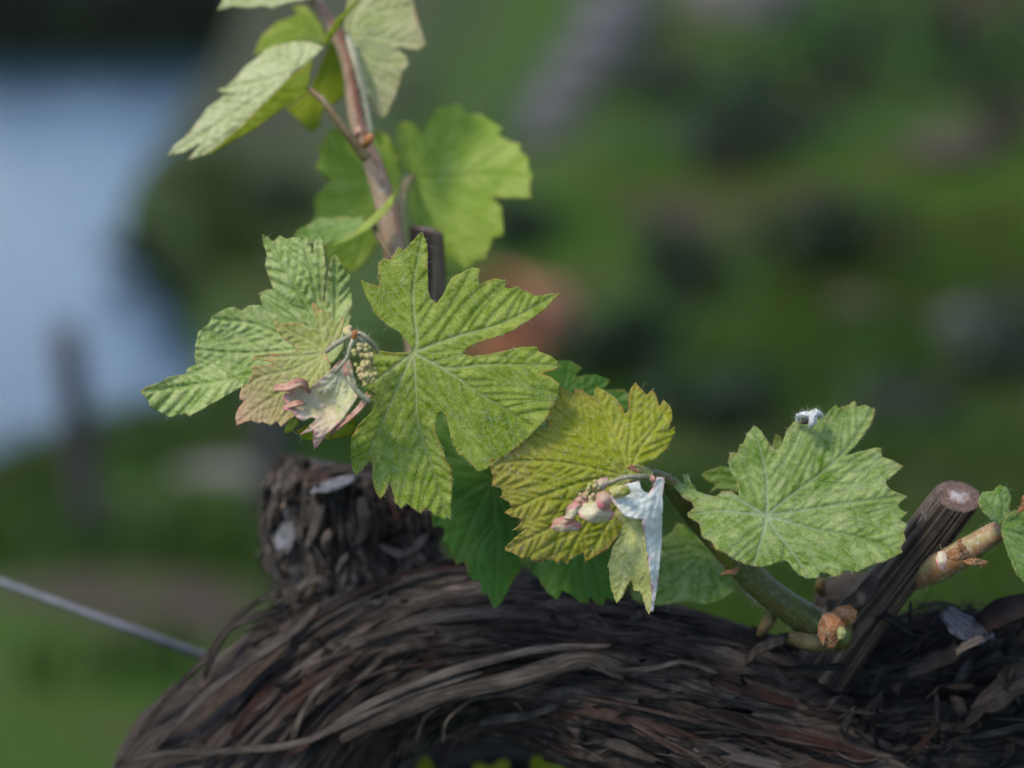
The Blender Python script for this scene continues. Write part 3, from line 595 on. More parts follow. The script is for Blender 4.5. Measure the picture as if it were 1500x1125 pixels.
# ragged flakes standing off the vine head
for k, (pts, w_, sh_) in enumerate([([(398, 742, .690), (388, 720, .682), (396, 700, .680), (412, 692, .684)], .0042, .1), ([(412, 730, .676), (418, 712, .671), (432, 698, .672), (452, 690, .680)], .0038, .15), ([(392, 780, .684), (396, 750, .676), (406, 730, .674)], .0036, .1), ([(418, 842, .680), (408, 826, .674), (410, 806, .672)], .0034, .0), ([(440, 700, .674), (480, 690, .670), (530, 684, .672), (580, 690, .684)], .0030, -.2), ([(448, 800, .668), (462, 770, .664), (470, 735, .664)], .0034, .2), ([(480, 812, .666), (476, 792, .6625), (484, 778, .664)], .0022, .55), ([(492, 838, .666), (500, 822, .663), (508, 812, .664)], .0020, .6), ([(520, 800, .666), (532, 770, .662), (528, 735, .663)], .0040, .0), ([(430, 868, .672), (452, 850, .668), (470, 848, .666), (486, 860, .668)], .0026, .3), ([(395, 882, .678), (412, 868, .670), (440, 872, .668)], .0024, -.1), ([(560, 800, .668), (590, 812, .664), (612, 800, .664), (622, 780, .668)], .0030, .3), ([(500, 890, .668), (540, 872, .664), (580, 850, .664), (600, 830, .668)], .0034, .0)]):
    px_strip(pts, w_, 400+k, r2.uniform(-.4, .6), 0.1, sh_, n=9, parent=head, name='bark_flake')
# knot with torn swirl
kb, kf = rock_mesh(W(872, 1048, .652), (.015, .011, .016), 31, 4)
kn = mesh('bark_knot', kb, kf, M['bark'], trunk, attrs={'ridge': np.clip(fbm((kb-kb.mean(0))*220, 4, 3), 0, 1), 'red': np.full(len(kb), .15)})
for k in range(16):
    a_ = r2.uniform(0, 6.28); r_ = r2.uniform(.3, 1.0); cx, cy = 872+60*r_*math.cos(a_), 1055+70*r_*math.sin(a_)
    px_strip([(cx-18*math.sin(a_), cy+22*math.cos(a_), .640+.008*r_), (cx, cy, .6345+.008*r_), (cx+18*math.sin(a_)+6, cy-22*math.cos(a_), .640+.008*r_)], r2.uniform(.0012, .0034), 60+k, .5, .1, r2.uniform(-.2, .1), n=8)
# flaky plates on the old arm
for k in range(42):
    cx, cy = r2.uniform(1185, 1520), r2.uniform(905, 1120); dd = .640 - .012*math.exp(-((cy-1030)/70)**2) + r2.uniform(-.003, .004); an_ = r2.normal(-.5, .8); L_ = r2.uniform(10, 42)
    px_strip([(cx-L_*math.cos(an_), cy-L_*math.sin(an_), dd+.004), (cx, cy, dd), (cx+L_*math.cos(an_), cy+L_*math.sin(an_), dd+r2.uniform(-.003, .004))], r2.uniform(.0010, .0042), 200+k, r2.uniform(-.4, .6), r2.uniform(0, 1)**4, r2.uniform(-.5, .0), n=7, mat=M['barkdark'], parent=arm, name='bark_flake')
px_strip([(1425, 940, .640), (1450, 905, .634), (1500, 890, .632), (1560, 880, .636)], .0090, 301, .2, .5, -.35, mat=M['barkdark'], parent=arm, name='bark_flake')
px_strip([(1425, 1040, .632), (1465, 1015, .626), (1510, 990, .626)], .0085, 302, -.3, .1, .0, mat=M['barkdark'], parent=arm, name='bark_flake')
px_strip([(1330, 985, .632), (1380, 965, .628), (1420, 938, .630)], .0050, 303, .4, 0, -.1, mat=M['barkdark'], parent=arm, name='bark_flake')
px_strip([(1400, 955, .627), (1425, 940, .625), (1440, 935, .626)], .0026, 304, .3, 0, .5, parent=arm, name='bark_flake')
px_strip([(1268, 900, .640), (1300, 905, .634), (1330, 925, .634), (1345, 935, .640)], .0028, 305, .6, 0, -.3, mat=M['barkdark'], parent=arm, name='bark_flake')
px_strip([(1330, 950, .642), (1333, 905, .640), (1334, 882, .640)], .0010, 306, .2, 0, -.3, mat=M['barkdark'], parent=arm, name='bark_flake')
def pebble(px, py, d, size, seed, mat, name, parent, sub=2):
    V, F = rock_mesh(W(px, py, d), np.asarray(size)*PXM(d), seed, sub)
    return mesh(name, V, F, mat, parent, attrs={'ridge': np.full(len(V), .6), 'red': np.zeros(len(V))})
# disc-like old scar
def disc(name, c, e1, e2, mat, parent, rings=7, seg=36, bowl=0.0, seed=0, thick=.001, rough=.0004, wob=.35):
    """round cut face with a rim: c centre, e1/e2 half axes (world)"""
    nrm = np.cross(e1, e2); nrm /= np.linalg.norm(nrm)
    if nrm@CF > 0: nrm = -nrm
    a = np.linspace(0, 2*np.pi, seg, endpoint=False); V = [c - nrm*bowl]; rad = [0.]
    for k in range(1, rings+1):
        t = k/rings
        for q in a: 
            h_ = rough*(fbm(np.array([[math.cos(q)*t*4+seed, math.sin(q)*t*4, 0.]]), 3, seed)[0]-.5)*2
            o_ = 1 + wob*(vn(np.array([[math.cos(q)*2.2+seed, math.sin(q)*2.2, 0.]]), seed)[0]-.5); V.append(c + (e1*t*math.cos(q) + e2*t*math.sin(q))*o_ + nrm*(h_ - bowl*(1-t*t))); rad.append(t)
    for q in a: o_ = 1 + wob*(vn(np.array([[math.cos(q)*2.2+seed, math.sin(q)*2.2, 0.]]), seed)[0]-.5); V.append(c + (e1*math.cos(q) + e2*math.sin(q))*o_ - nrm*thick); rad.append(1.)
    F = [(0, 1+j, 1+(j+1) % seg) for j in range(seg)]
    for k in range(rings): F += [(1+k*seg+j, 1+(k+1)*seg+j, 1+(k+1)*seg+(j+1) % seg, 1+k*seg+(j+1) % seg) for j in range(seg)]
    return mesh(name, V, F, mat, parent, origin=c, attrs={'rad': rad, 'ridge': np.full(len(V), .5), 'red': np.zeros(len(V))})
def pv(dx, dy, dd, d): return (CR*dx - CU*dy)*PXM(d) + CF*dd
disc('bark_disc', W(1416, 916, .632), pv(40, 17, .001, .626), pv(5, -17, .006, .626), M['disc'], arm, bowl=.001, seed=3, rough=.0007)
disc('pruning_scar', W(490, 708, .6635), pv(32, -8, 0, .668), pv(8, -9, .004, .668), M['scar'], head, seed=5, thick=.0006, rough=.0003)
disc('pruning_scar', W(418, 790, .676), pv(15, 2, -.002, .675), pv(-6, 27, 0, .675), M['scar'], head, seed=6, thick=.0006)
# --- pruned canes
def striate(seed, k=26):
    return lambda S, A: np.clip(0.62*(1-np.abs(2*vn(np.stack([np.cos(A)*k/6, np.sin(A)*k/6, S*18], -1), seed)-1)) + 0.38*(1-np.abs(2*vn(np.stack([np.cos(A)*k/2, np.sin(A)*k/2, S*30], -1), seed+1)-1)), 0, 1)
cane, ring, T_ = tube('cane_stub', [(1205, 985, .652), (1255, 915, .646), (1310, 845, .640), (1360, 783, .634), (1403, 727, .630)], [42, 37, 34, 33, 32], M['cane'], vine, nu=90, nv=150, ridge=striate(4, 60), amp=.06, cut=pv(.10, -.78, -.62*PXM(1), 1)*1.0 if False else (CR*0.16 + CU*0.78 - CF*0.62), capend=False)
c_ = ring.mean(0); rr_ = ring - c_
def capface(name, ring, mat, parent, normal, bump=.0005, rings=8, seed=0, inset=1.0):
    c = ring.mean(0); seg = len(ring); V = [c]; rad = [0.]
    for k in range(1, rings+1):
        t = k/rings
        for j in range(seg):
            v = c + (ring[j]-c)*t*inset; h_ = bump*(fbm(np.array([[t*math.cos(j*6.283/seg)*5+seed, t*math.sin(j*6.283/seg)*5, 1.]]), 3, seed)[0]-.5)*2*(1 if k < rings else 0)
            V.append(v + normal*(h_ + .0003*(1-t))); rad.append(t)
    F = [(0, 1+j, 1+(j+1) % seg) for j in range(seg)]
    for k in range(rings-1): F += [(1+k*seg+j, 1+(k+1)*seg+j, 1+(k+1)*seg+(j+1) % seg, 1+k*seg+(j+1) % seg) for j in range(seg)]
    return mesh(name, V, F, mat, parent, origin=c, attrs={'rad': rad, 'ridge': np.full(len(V), .5), 'red': np.zeros(len(V))})
nC = CR*0.16 + CU*0.78 - CF*0.62; nC /= np.linalg.norm(nC)
capface('cut_face', ring, M['cut'], cane, nC, .0007)
px_strip([(1352, 748, .6205), (1357, 757, .6195), (1359, 765, .620)], .0011, 321, .2, 0, .5, n=6, parent=cane, name='wood_splinter')
px_strip([(1340, 775, .6215), (1358, 745, .6205), (1372, 728, .6205)], .0007, 322, .2, 0, .5, n=6, parent=cane, name='wood_splinter')
px_strip([(1225, 905, .634), (1245, 888, .628), (1268, 868, .624), (1282, 850, .626)], .0052, 323, .4, 0, .0, n=10, parent=cane, name='bark_flake', mat=M['cane'])
stub, ring2, T2 = tube('cane_stub', [(1240, 960, .668), (1232, 905, .664), (1236, 862, .660)], [38, 38, 37], M['cane'], vine, nu=30, nv=48, ridge=striate(9), amp=.12, cut=(CR*-0.3 + CU*0.8 - CF*0.45), capend=False)
nC2 = CR*-0.3 + CU*0.8 - CF*0.45; nC2 /= np.linalg.norm(nC2)
capface('cut_face', ring2, M['bark'], stub, nC2, .002, seed=4)
cane2, ring3, T3 = tube('cane_stub', [(628, 780, .690), (628, 640, .685), (628, 500, .678), (627, 400, .676), (624, 336, .674)], [27, 26, 25, 25, 24], M['cane'], vine, nu=70, nv=48, ridge=striate(14), amp=.05, cut=(CR*0.22 + CU*0.95 - CF*0.20), capend=False)
nC3 = CR*0.22 + CU*0.95 - CF*0.20; nC3 /= np.linalg.norm(nC3)
capface('cut_face', ring3, M['cut'], cane2, nC3, .0006, seed=8)

# ------------------------------------------------------------------ leaves
def inpoly(P, poly):
    x, y = P[:, 0], P[:, 1]; c = np.zeros(len(P), bool); n = len(poly)
    for i in range(n):
        x1, y1 = poly[i]; x2, y2 = poly[i-1]
        if y1 == y2: continue
        m = ((y1 > y) != (y2 > y)) & (x < (x2-x1)*(y-y1)/(y2-y1)+x1); c ^= m
    return c
def segdist(P, segs):
    """distance, index, and run along the nearest of the given segments"""
    best = np.full(len(P), 1e9); bi = np.zeros(len(P), int); bt = np.zeros(len(P))
    for k, (a, b, t0) in enumerate(segs):
        ab = b-a; L2 = ab@ab
        if L2 < 1e-9: continue
        t = np.clip(((P-a)@ab)/L2, 0, 1); q = P - a - t[:, None]*ab; d = np.hypot(q[:, 0], q[:, 1]); m = d < best
        best = np.where(m, d, best); bi = np.where(m, k, bi); bt = np.where(m, t0+t*math.sqrt(L2), bt)
    return best, bi, bt
def tps(ctrl):
    C = np.asarray(ctrl, float)
    if len(C) < 3: return lambda P: np.full(len(P), C[:, 2].mean())
    X = C[:, :2]; n = len(X)
    U = lambda r: np.where(r > 0, r*r*np.log(r+1e-9), 0)
    K = U(np.linalg.norm(X[:, None]-X[None], axis=2)) + np.eye(n)*30.0; Pm = np.column_stack([np.ones(n), X])
    A = np.block([[K, Pm], [Pm.T, np.zeros((3, 3))]]); w = np.linalg.lstsq(A, np.concatenate([C[:, 2], np.zeros(3)]), rcond=None)[0]
    return lambda P: U(np.linalg.norm(P[:, None]-X[None], axis=2))@w[:n] + np.column_stack([np.ones(len(P)), P])@w[n:]
def resample(poly, step):
    out = []; n = len(poly)
    for i in range(n):
        a, b = poly[i], poly[(i+1) % n]; L = np.hypot(*(b-a)); k = max(1, int(round(L/step)))
        for q in range(k): out.append(a + (b-a)*q/k)
    return np.array(out)
def leaf_piece(crop, outline, J, veins, d0, ctrl, grid=2.6, sec=17, relief=1.0, seed=0, ladder=1.0, wave=0.6, hairs=0, teeth_round=True):
    """one blade: photo-space outline -> closed thin sheet with veins, quilting and its own depth.
       d0 depth at the junction, ctrl rows (x, y, mm towards the viewer)"""
    ox, oy, s = crop; cv = lambda L: np.array([(ox+x/s, oy+y/s) for x, y in L], float)
    poly = cv(outline); J = cv([J])[0]; veins = [np.vstack([J, cv(v)]) for v in veins]; ctr = [(J[0], J[1], 0.0)] + [(ox+x/s, oy+y/s, z) for x, y, z in ctrl]
    r = np.random.default_rng(seed+1000)
    fine = resample(poly, grid*0.95); nb = len(fine)
    # tiny irregularity of the margin
    tn = np.roll(fine, -1, 0)-np.roll(fine, 1, 0); tn /= np.linalg.norm(tn, axis=1)[:, None]+1e-9
    ss = np.arange(nb)[:, None]*0.35
    fine = fine + np.stack([-tn[:, 1], tn[:, 0]], -1)*((vn(np.hstack([ss, ss*0+seed]), 5)-.5)*1.3)[:, None]
    lo, hi = poly.min(0), poly.max(0)
    gx, gy = np.meshgrid(np.arange(lo[0], hi[0], grid), np.arange(lo[1], hi[1], grid*.866)); gx = gx + (np.arange(gx.shape[0]) % 2)[:, None]*grid/2
    Q = np.stack([gx.ravel(), gy.ravel()], -1) + r.uniform(-.25, .25, (gx.size, 2))*grid
    Q = Q[inpoly(Q, poly)]
    bs = [(poly[i], poly[(i+1) % len(poly)], 0.) for i in range(len(poly))]
    de, _, _ = segdist(Q, bs); Q = Q[de > grid*0.62]; 
    allp = np.vstack([fine, Q])
    res = delaunay_2d_cdt([Vector(p) for p in allp], [(i, (i+1) % nb) for i in range(nb)], [], 2, 1e-5)
    P = np.array([v[:] for v in res[0]]); tris = np.array([f for f in res[2] if len(f) == 3], int)
    cen = P[tris].mean(1); tris = tris[inpoly(cen, poly)]
    # keep CCW in photo space (y down) so that front faces the viewer
    ar = (P[tris[:, 1]]-P[tris[:, 0]]); br = (P[tris[:, 2]]-P[tris[:, 0]]); flip = (ar[:, 0]*br[:, 1]-ar[:, 1]*br[:, 0]) > 0
    tris[flip] = tris[flip][:, ::-1]
    used = np.zeros(len(P), bool); used[tris.ravel()] = True; mp_ = np.cumsum(used)-1; P = P[used]; tris = mp_[tris]
    de, _, _ = segdist(P, bs)
    # veins
    msegs, ssegs, sid = [], [], 0; mid = []
    for vi, v in enumerate(veins):
        c = crom(v, 24) if len(v) > 2 else crom(v, 8); t0 = 0
        for a, b in zip(c[:-1], c[1:]): msegs.append((a, b, t0)); mid.append(vi); t0 += np.hypot(*(b-a))
    mid = np.array(mid); sids = []
    for vi, v in enumerate(veins):
        c = crom(v, 60); L = np.concatenate([[0], np.cumsum(np.hypot(*np.diff(c, axis=0).T))]); pos = sec*0.7; side = 1
        while pos < L[-1]*0.97:
            i = min(np.searchsorted(L, pos), 58); tg = c[i+1]-c[i-1] if i > 0 else c[1]-c[0]; tg = tg/np.hypot(*tg)
            for sd in (side, -side) if r.random() < .75 else (side,):
                ang = sd*math.radians(r.uniform(40, 54)); d_ = np.array([tg[0]*math.cos(ang)-tg[1]*math.sin(ang), tg[0]*math.sin(ang)+tg[1]*math.cos(ang)])
                p = c[i].copy(); t0 = 0; st = 5.0
                for _ in range(60):
                    d_ = d_*0.965 + tg*0.035; d_ /= np.hypot(*d_); q = p + d_*st
                    if not inpoly(q[None], poly)[0]: break
                    if t0 > 8:
                        dd, bi, _ = segdist(q[None], msegs)
                        if mid[bi[0]] != vi and dd[0] < sec*0.45: break
                    ssegs.append((p, q, t0)); sids.append(sid); p = q; t0 += st
                sid += 1
            pos += sec*r.uniform(.8, 1.2); side = -side
    dm, _, _ = segdist(P, msegs)
    if ssegs: ds, bi, bt = segdist(P, ssegs); ids = np.array(sids)[bi]
    else: ds, ids, bt = np.full(len(P), 99.), np.zeros(len(P), int), np.zeros(len(P))
    dall = np.minimum(dm*0.85, ds)
    rad = np.hypot(*(P-J).T); Rm = rad.max()
    dome = 1-np.exp(-(dall/(sec*0.26))**1.4)
    lad = 0.5+0.5*np.cos(2*np.pi*bt/(sec*0.42) + ids*1.7 + 5*vn(P*0.05, seed+2))
    lad = lad*sst(1.0, sec*0.25, ds)*sst(1.0, 4.0, dm)
    cell = 1-np.abs(2*fbm(P*0.16, 2, seed+4)-1)
    cell2 = 1-np.abs(2*vn(P*0.26+7, seed+14)-1)
    h = 0.48*dome + 0.18*ladder*lad*dome + (0.26*cell + 0.24*cell2)*dome - 0.35*np.exp(-(dm/2.2)**2)
    low = (fbm(P*0.018+3*seed, 2, seed+6)-.5)*2*wave*np.clip(rad/Rm, .1, 1)
    edgew = (fbm(P*0.05, 2, seed+8)-.5)*1.6*wave*np.exp(-de/9)
    mm = tps(ctr)(P) + relief*h*0.85 + low*2.0 + edgew
    d = d0 - mm*0.001
    th = 0.00032
    Vf = W(P[:, 0], P[:, 1], d); Vb = W(P[:, 0], P[:, 1], d+th)
    n_ = len(P); T1 = tris; T2_ = tris[:, ::-1]+n_
    E = np.vstack([tris[:, [0, 1]], tris[:, [1, 2]], tris[:, [2, 0]]]); key = {}
    es = set(map(tuple, E.tolist())); bd = [(a, b) for a, b in es if (b, a) not in es]
    rim = [(b, a, a+n_, b+n_) for a, b in bd]
    F = T1.tolist() + T2_.tolist() + rim
    edge = np.exp(-(de/2.6)**1.2)
    # outward teeth: convex corners of the traced outline
    pa = np.roll(poly, 1, 0)-poly; pb = np.roll(poly, -1, 0)-poly
    cs = (pa*pb).sum(1)/(np.hypot(*pa.T)*np.hypot(*pb.T)+1e-9); area = 0.5*np.sum(poly[:, 0]*np.roll(poly[:, 1], -1)-np.roll(poly[:, 0], -1)*poly[:, 1])
    crs = (poly[:, 0]-np.roll(poly[:, 0], 1))*(np.roll(poly[:, 1], -1)-poly[:, 1])-(poly[:, 1]-np.roll(poly[:, 1], 1))*(np.roll(poly[:, 0], -1)-poly[:, 0])
    tp = poly[(cs > -0.35) & (crs*area > 0)]
    tip = np.zeros(n_)
    for q in tp: tip = np.maximum(tip, np.exp(-(np.hypot(*(P-q).T)/3.4)**2))
    A = dict(vein=np.exp(-(dm/(1.5+1.0*np.exp(-rad/60)))**2), vein2=np.exp(-(ds/1.1)**2), edge=edge, tip=tip, rad=rad/Rm, bulge=np.clip(h, 0, 1))
    A = {k: np.concatenate([v, v]) for k, v in A.items()}
    V = np.vstack([Vf, Vb]); fm = [0]*len(F)
    if hairs:
        hairs = int(hairs*0.55)
        HV, HF = [], []; vi = r.integers(0, n_, hairs); k0 = len(V)
        for i in vi:
            an_ = r.uniform(0, 6.283); L_ = r.uniform(4, 13); p0 = P[i]; crv = r.normal(0, .5); pts = []
            for q in range(4):
                pts.append(p0 + L_*q/3*np.array([math.cos(an_+crv*q/3), math.sin(an_+crv*q/3)]))
            pts = np.array(pts)
            if not inpoly(pts, poly).all() and r.random() < .8: continue
            dz = d[i] - 0.0004 - 0.0006*np.sin(np.linspace(0, np.pi, 4))*r.uniform(.2, 1); wv = np.array([-math.sin(an_), math.cos(an_)])*r.uniform(.07, .14)
            w1 = W(pts[:, 0]+wv[0], pts[:, 1]+wv[1], dz); w2 = W(pts[:, 0]-wv[0], pts[:, 1]-wv[1], dz)
            HV += [w1, w2]; HF += [(k0+q, k0+q+1, k0+4+q+1, k0+4+q) for q in range(3)]; k0 += 8
        eh = np.nonzero(de < 0.6)[0]
        for i in r.choice(eh, min(len(eh), hairs//6), replace=False):
            an_ = r.uniform(0, 6.283); L_ = r.uniform(1.5, 3.5); pts = P[i] + np.linspace(0, L_, 4)[:, None]*np.array([math.cos(an_), math.sin(an_)]) + r.normal(0, .3, (4, 2)); wv = np.array([-math.sin(an_), math.cos(an_)])*.13
            w1 = W(pts[:, 0]+wv[0], pts[:, 1]+wv[1], d[i]-.0002); w2 = W(pts[:, 0]-wv[0], pts[:, 1]-wv[1], d[i]-.0002)
            HV += [w1, w2]; HF += [(k0+q, k0+q+1, k0+4+q+1, k0+4+q) for q in range(3)]; k0 += 8
        if HV:
            HV = np.vstack(HV); V = np.vstack([V, HV]); F = F+HF; fm = fm+[1]*len(HF); A = {k: np.concatenate([v, np.zeros(len(HV))]) for k, v in A.items()}
    return V, F, fm, A, W(J[0], J[1], d0)
def leaf(parent, pieces, mats, name='leaf', label=None):
    Vs, Fs, ms, As, off = [], [], [], {}, 0; org = None; ml = []
    for pc, mt in zip(pieces, mats):
        V, F, fm, A, o_ = leaf_piece(**pc); Vs.append(V); Fs += [tuple(int(i)+off for i in f) for f in F]; off += len(V); org = o_ if org is None else org
        b = len(ml); ml += [M[mt], M['hair']]; ms += [b+k for k in fm]
        for k, v in A.items(): As.setdefault(k, []).append(v)
    o = mesh(name, np.vstack(Vs), Fs, ml, parent, origin=org, midx=ms, attrs={k: np.concatenate(v) for k, v in As.items()})
    if label: o['label'] = label
    return o

K1 = (500, 330, 1500/360); K1b = (500, 520, 1500/360); K3 = (680, 540, 4.6875); K4 = (640, 680, 4.6875); K5 = (960, 570, 3.75)
K6 = (200, 330, 1500/360); K7 = (340, 430, 4.6875); K8 = (800, 660, 4.6875); K9 = (240, 0, 3.75); K10 = (420, 140, 3.75); K11 = (1180, 680, 4.6875); PX = (0, 0, 1.0)
def sh(L, a, b):       # express crop-a points in crop b
    return [((a[0]+x/a[2]-b[0])*b[2], (a[1]+y/a[2]-b[1])*b[2]) for x, y in L]

# ---- shoots (parts); leaves hang on them as sub-parts
shootA, _, _ = tube('shoot', [(1232, 930, .640), (1200, 918, .636), (1160, 893, .632), (1112, 856, .629), (1062, 802, .626), (1015, 752, .622), (978, 708, .616), (945, 692, .606)], [26, 25, 23, 21, 20, 17, 13, 7], M['shoot'], vine, nu=60, nv=24, amp=.04, round_end=True)
shootB, _, _ = tube('shoot', [(618, 560, .672), (600, 440, .668), (580, 375, .666), (566, 305, .668), (548, 245, .670), (531, 205, .670), (520, 160, .672), (510, 90, .676), (490, 45, .678), (462, 5, .680), (440, -40, .682)], [17, 17, 17, 16, 14.5, 13, 11.5, 11, 11, 10.5, 10], M['shoot_red'], vine, nu=80, nv=20, amp=.05, seed=3)
shootC, _, _ = tube('shoot', [(622, 600, .660), (590, 600, .640), (560, 590, .624), (543, 560, .612), (535, 520, .604), (524, 490, .600)], [13, 12, 11, 9, 8, 5], M['petiole_pale'], vine, nu=40, nv=16, amp=.05, seed=5, round_end=True)
shootD, _, _ = tube('shoot', [(1330, 848, .644), (1372, 832, .630), (1412, 810, .623), (1450, 785, .620), (1490, 765, .618), (1560, 720, .62)], [20, 21, 20, 16.5, 14, 12], M['shoot_tan'], vine, nu=40, nv=20, amp=.07, seed=8)

# ---- centre leaf
o1 = [(415, 775), (330, 780), (210, 760), (150, 790), (115, 860), (130, 990), (170, 1070)]
o1 += sh([(185, 285), (205, 297), (190, 340), (110, 420), (65, 490), (58, 550), (62, 640), (70, 700), (92, 745), (130, 700), (185, 630), (188, 700), (190, 770), (210, 840), (240, 880), (265, 850), (300, 780), (315, 850), (330, 905), (370, 940), (395, 905), (425, 930), (485, 972), (510, 938), (545, 950), (570, 985), (625, 1000), (668, 1003), (672, 900), (680, 780), (675, 710), (640, 640), (610, 550), (580, 480), (572, 420), (590, 355), (615, 345), (640, 380), (660, 470), (680, 540), (715, 610), (745, 625), (770, 650), (840, 715), (900, 690), (1080, 560), (1250, 400), (1325, 250)], K1b, K1)
o1 += [(1330, 965), (1290, 930), (1225, 905), (1300, 885), (1345, 862), (1300, 810), (1210, 770), (1195, 738), (1100, 742), (1000, 765), (900, 785), (800, 797), (740, 785), (760, 755), (830, 720), (950, 685), (1050, 645), (1150, 580), (1250, 510), (1340, 410), (1250, 420), (1175, 432), (1155, 410), (1095, 390), (1080, 372), (1020, 385), (1000, 378), (1012, 340), (940, 325), (880, 340), (840, 370), (835, 320), (848, 265), (800, 258), (730, 290), (670, 325), (645, 370), (620, 430), (580, 475), (548, 445), (530, 390), (530, 250), (525, 120), (495, 40), (450, 80), (380, 155), (355, 125), (325, 165), (300, 210), (262, 200), (228, 230), (225, 300), (232, 375), (170, 355), (122, 332), (140, 410), (205, 540), (280, 610), (350, 650), (400, 710), (430, 760)]
leaf(shootC, [dict(crop=K1, outline=o1, J=(440, 775), veins=[sh([(455, 200), (470, 420), (560, 700), (655, 990)], K1b, K1), sh([(640, 95), (820, 220), (980, 320), (1150, 430)], K1b, K1), [(640, 870), (900, 850), (1330, 860)], [(700, 680), (1000, 590), (1330, 412)], [(462, 700), (440, 400), (497, 60)], [(330, 860), (190, 960)], sh([(300, 300), (190, 560), (100, 730)], K1b, K1)],
     d0=.600, ctrl=[(497, 60, -6), (1335, 412, -7), (1330, 860, 0), (150, 340, -4), (580, 480, -3), (655, 1760, 2), (240, 1650, 1), (1150, 1250, 3), (700, 900, 1.5), (170, 1000, -2)], grid=2.3, sec=19, relief=1.0, seed=1, hairs=2600, wave=.55)], ['center'])
tube('petiole', [(604, 517, .6013), (585, 540, .612), (566, 575, .625), (580, 600, .636)], [4.5, 5, 5.5, 6], M['petiole_pale'], shootC, nu=20, nv=10)

# ---- bronze-yellow leaf
o2 = [(1190, 725), (1240, 660), (1330, 610), (1395, 540), (1450, 440), (1445, 395), (1405, 430), (1432, 330), (1415, 260), (1370, 210), (1340, 255), (1320, 190), (1290, 145), (1250, 180), (1225, 150), (1175, 95), (1135, 150), (1130, 220), (1125, 290), (1105, 310), (1080, 250), (1040, 200), (960, 150), (905, 120), (893, 150), (890, 190), (860, 185), (820, 150), (755, 130), (748, 175), (700, 150), (660, 122), (655, 180), (590, 155), (585, 190), (530, 215), (490, 212), (445, 200), (465, 255), (520, 310), (565, 360), (580, 405), (520, 425), (430, 440), (465, 475), (400, 505), (340, 535), (350, 562), (270, 580), (255, 605), (180, 620), (178, 680), (200, 740), (190, 805), (250, 820), (262, 860), (245, 882), (300, 910), (335, 948), (275, 990), (330, 1020), (400, 1035)]
o2 += sh([(560, 425), (510, 458), (580, 450), (620, 440), (530, 510), (470, 570), (465, 592), (520, 610), (580, 645), (640, 640), (650, 662), (715, 672), (740, 655), (800, 655), (830, 687), (850, 655), (895, 687), (930, 645), (1010, 600), (1020, 672), (1060, 650), (1180, 580), (1240, 500), (1300, 400), (1320, 250), (1320, 130)], K4, K3)
leaf(shootA, [dict(crop=K3, outline=o2, J=(1130, 742), veins=[[(1000, 640), (800, 450), (600, 260), (460, 205)], [(1080, 560), (980, 350), (910, 140)], [(1130, 560), (1160, 300), (1180, 110)], [(1200, 560), (1320, 400), (1400, 270)], [(900, 690), (600, 640), (200, 640)], [(900, 760), (600, 850), (290, 985)], sh([(1000, 250), (800, 420), (480, 580)], K4, K3), sh([(1150, 250), (980, 480), (890, 660)], K4, K3), sh([(1230, 300), (1130, 480), (1030, 650)], K4, K3)],
     d0=.603, ctrl=[(445, 200, 3), (190, 640, 6), (1175, 100, -7), (1430, 350, -6), (700, 300, -1), (600, 750, 4), (275, 990, 5), (280, 1250, 4), (900, 1250, 0), (1150, 1050, -3)], grid=2.3, sec=15, relief=.95, seed=2, hairs=1500, wave=.8)], ['yellow'])

# ---- folded white-felted young leaf and its cream half
leaf(shootA, [dict(crop=K8, outline=[(650, 250), (640, 205), (560, 230), (450, 255), (440, 330), (480, 380), (540, 450), (610, 470), (660, 475), (670, 560), (690, 700), (715, 850), (728, 1000), (712, 1110), (735, 1100), (757, 980), (780, 800), (796, 600), (800, 300), (812, 190), (760, 180), (735, 250), (705, 290), (670, 280)], J=(790, 210), veins=[[(780, 500), (745, 900), (725, 1080)], [(650, 330), (480, 330)], [(740, 380), (690, 560)]], d0=.592, ctrl=[(725, 1090, 2), (480, 330, 4), (660, 475, 5), (795, 600, -2), (715, 850, 4)], grid=2.4, sec=14, relief=.8, seed=3, hairs=900, wave=.8),
              dict(crop=K8, outline=[(480, 410), (560, 425), (650, 470), (672, 560), (690, 690), (715, 850), (728, 1000), (722, 1090), (708, 1130), (690, 1100), (660, 1010), (650, 970), (600, 960), (585, 890), (560, 920), (530, 990), (485, 1050), (465, 1000), (440, 930), (435, 880), (430, 805), (415, 800), (440, 730), (460, 660), (510, 580), (520, 500), (470, 440)], J=(600, 440), veins=[[(660, 700), (715, 1100)], [(560, 700), (485, 1040)], [(520, 640), (430, 800)], [(600, 700), (610, 950)]], d0=.593, ctrl=[(485, 1050, -4), (715, 1100, 2), (430, 800, -5), (700, 800, 4), (600, 960, -2)], grid=2.4, sec=13, relief=1.0, seed=4, hairs=300, wave=.4)], ['white', 'cream'], label='young folded leaf with white felted underside and cream blade')

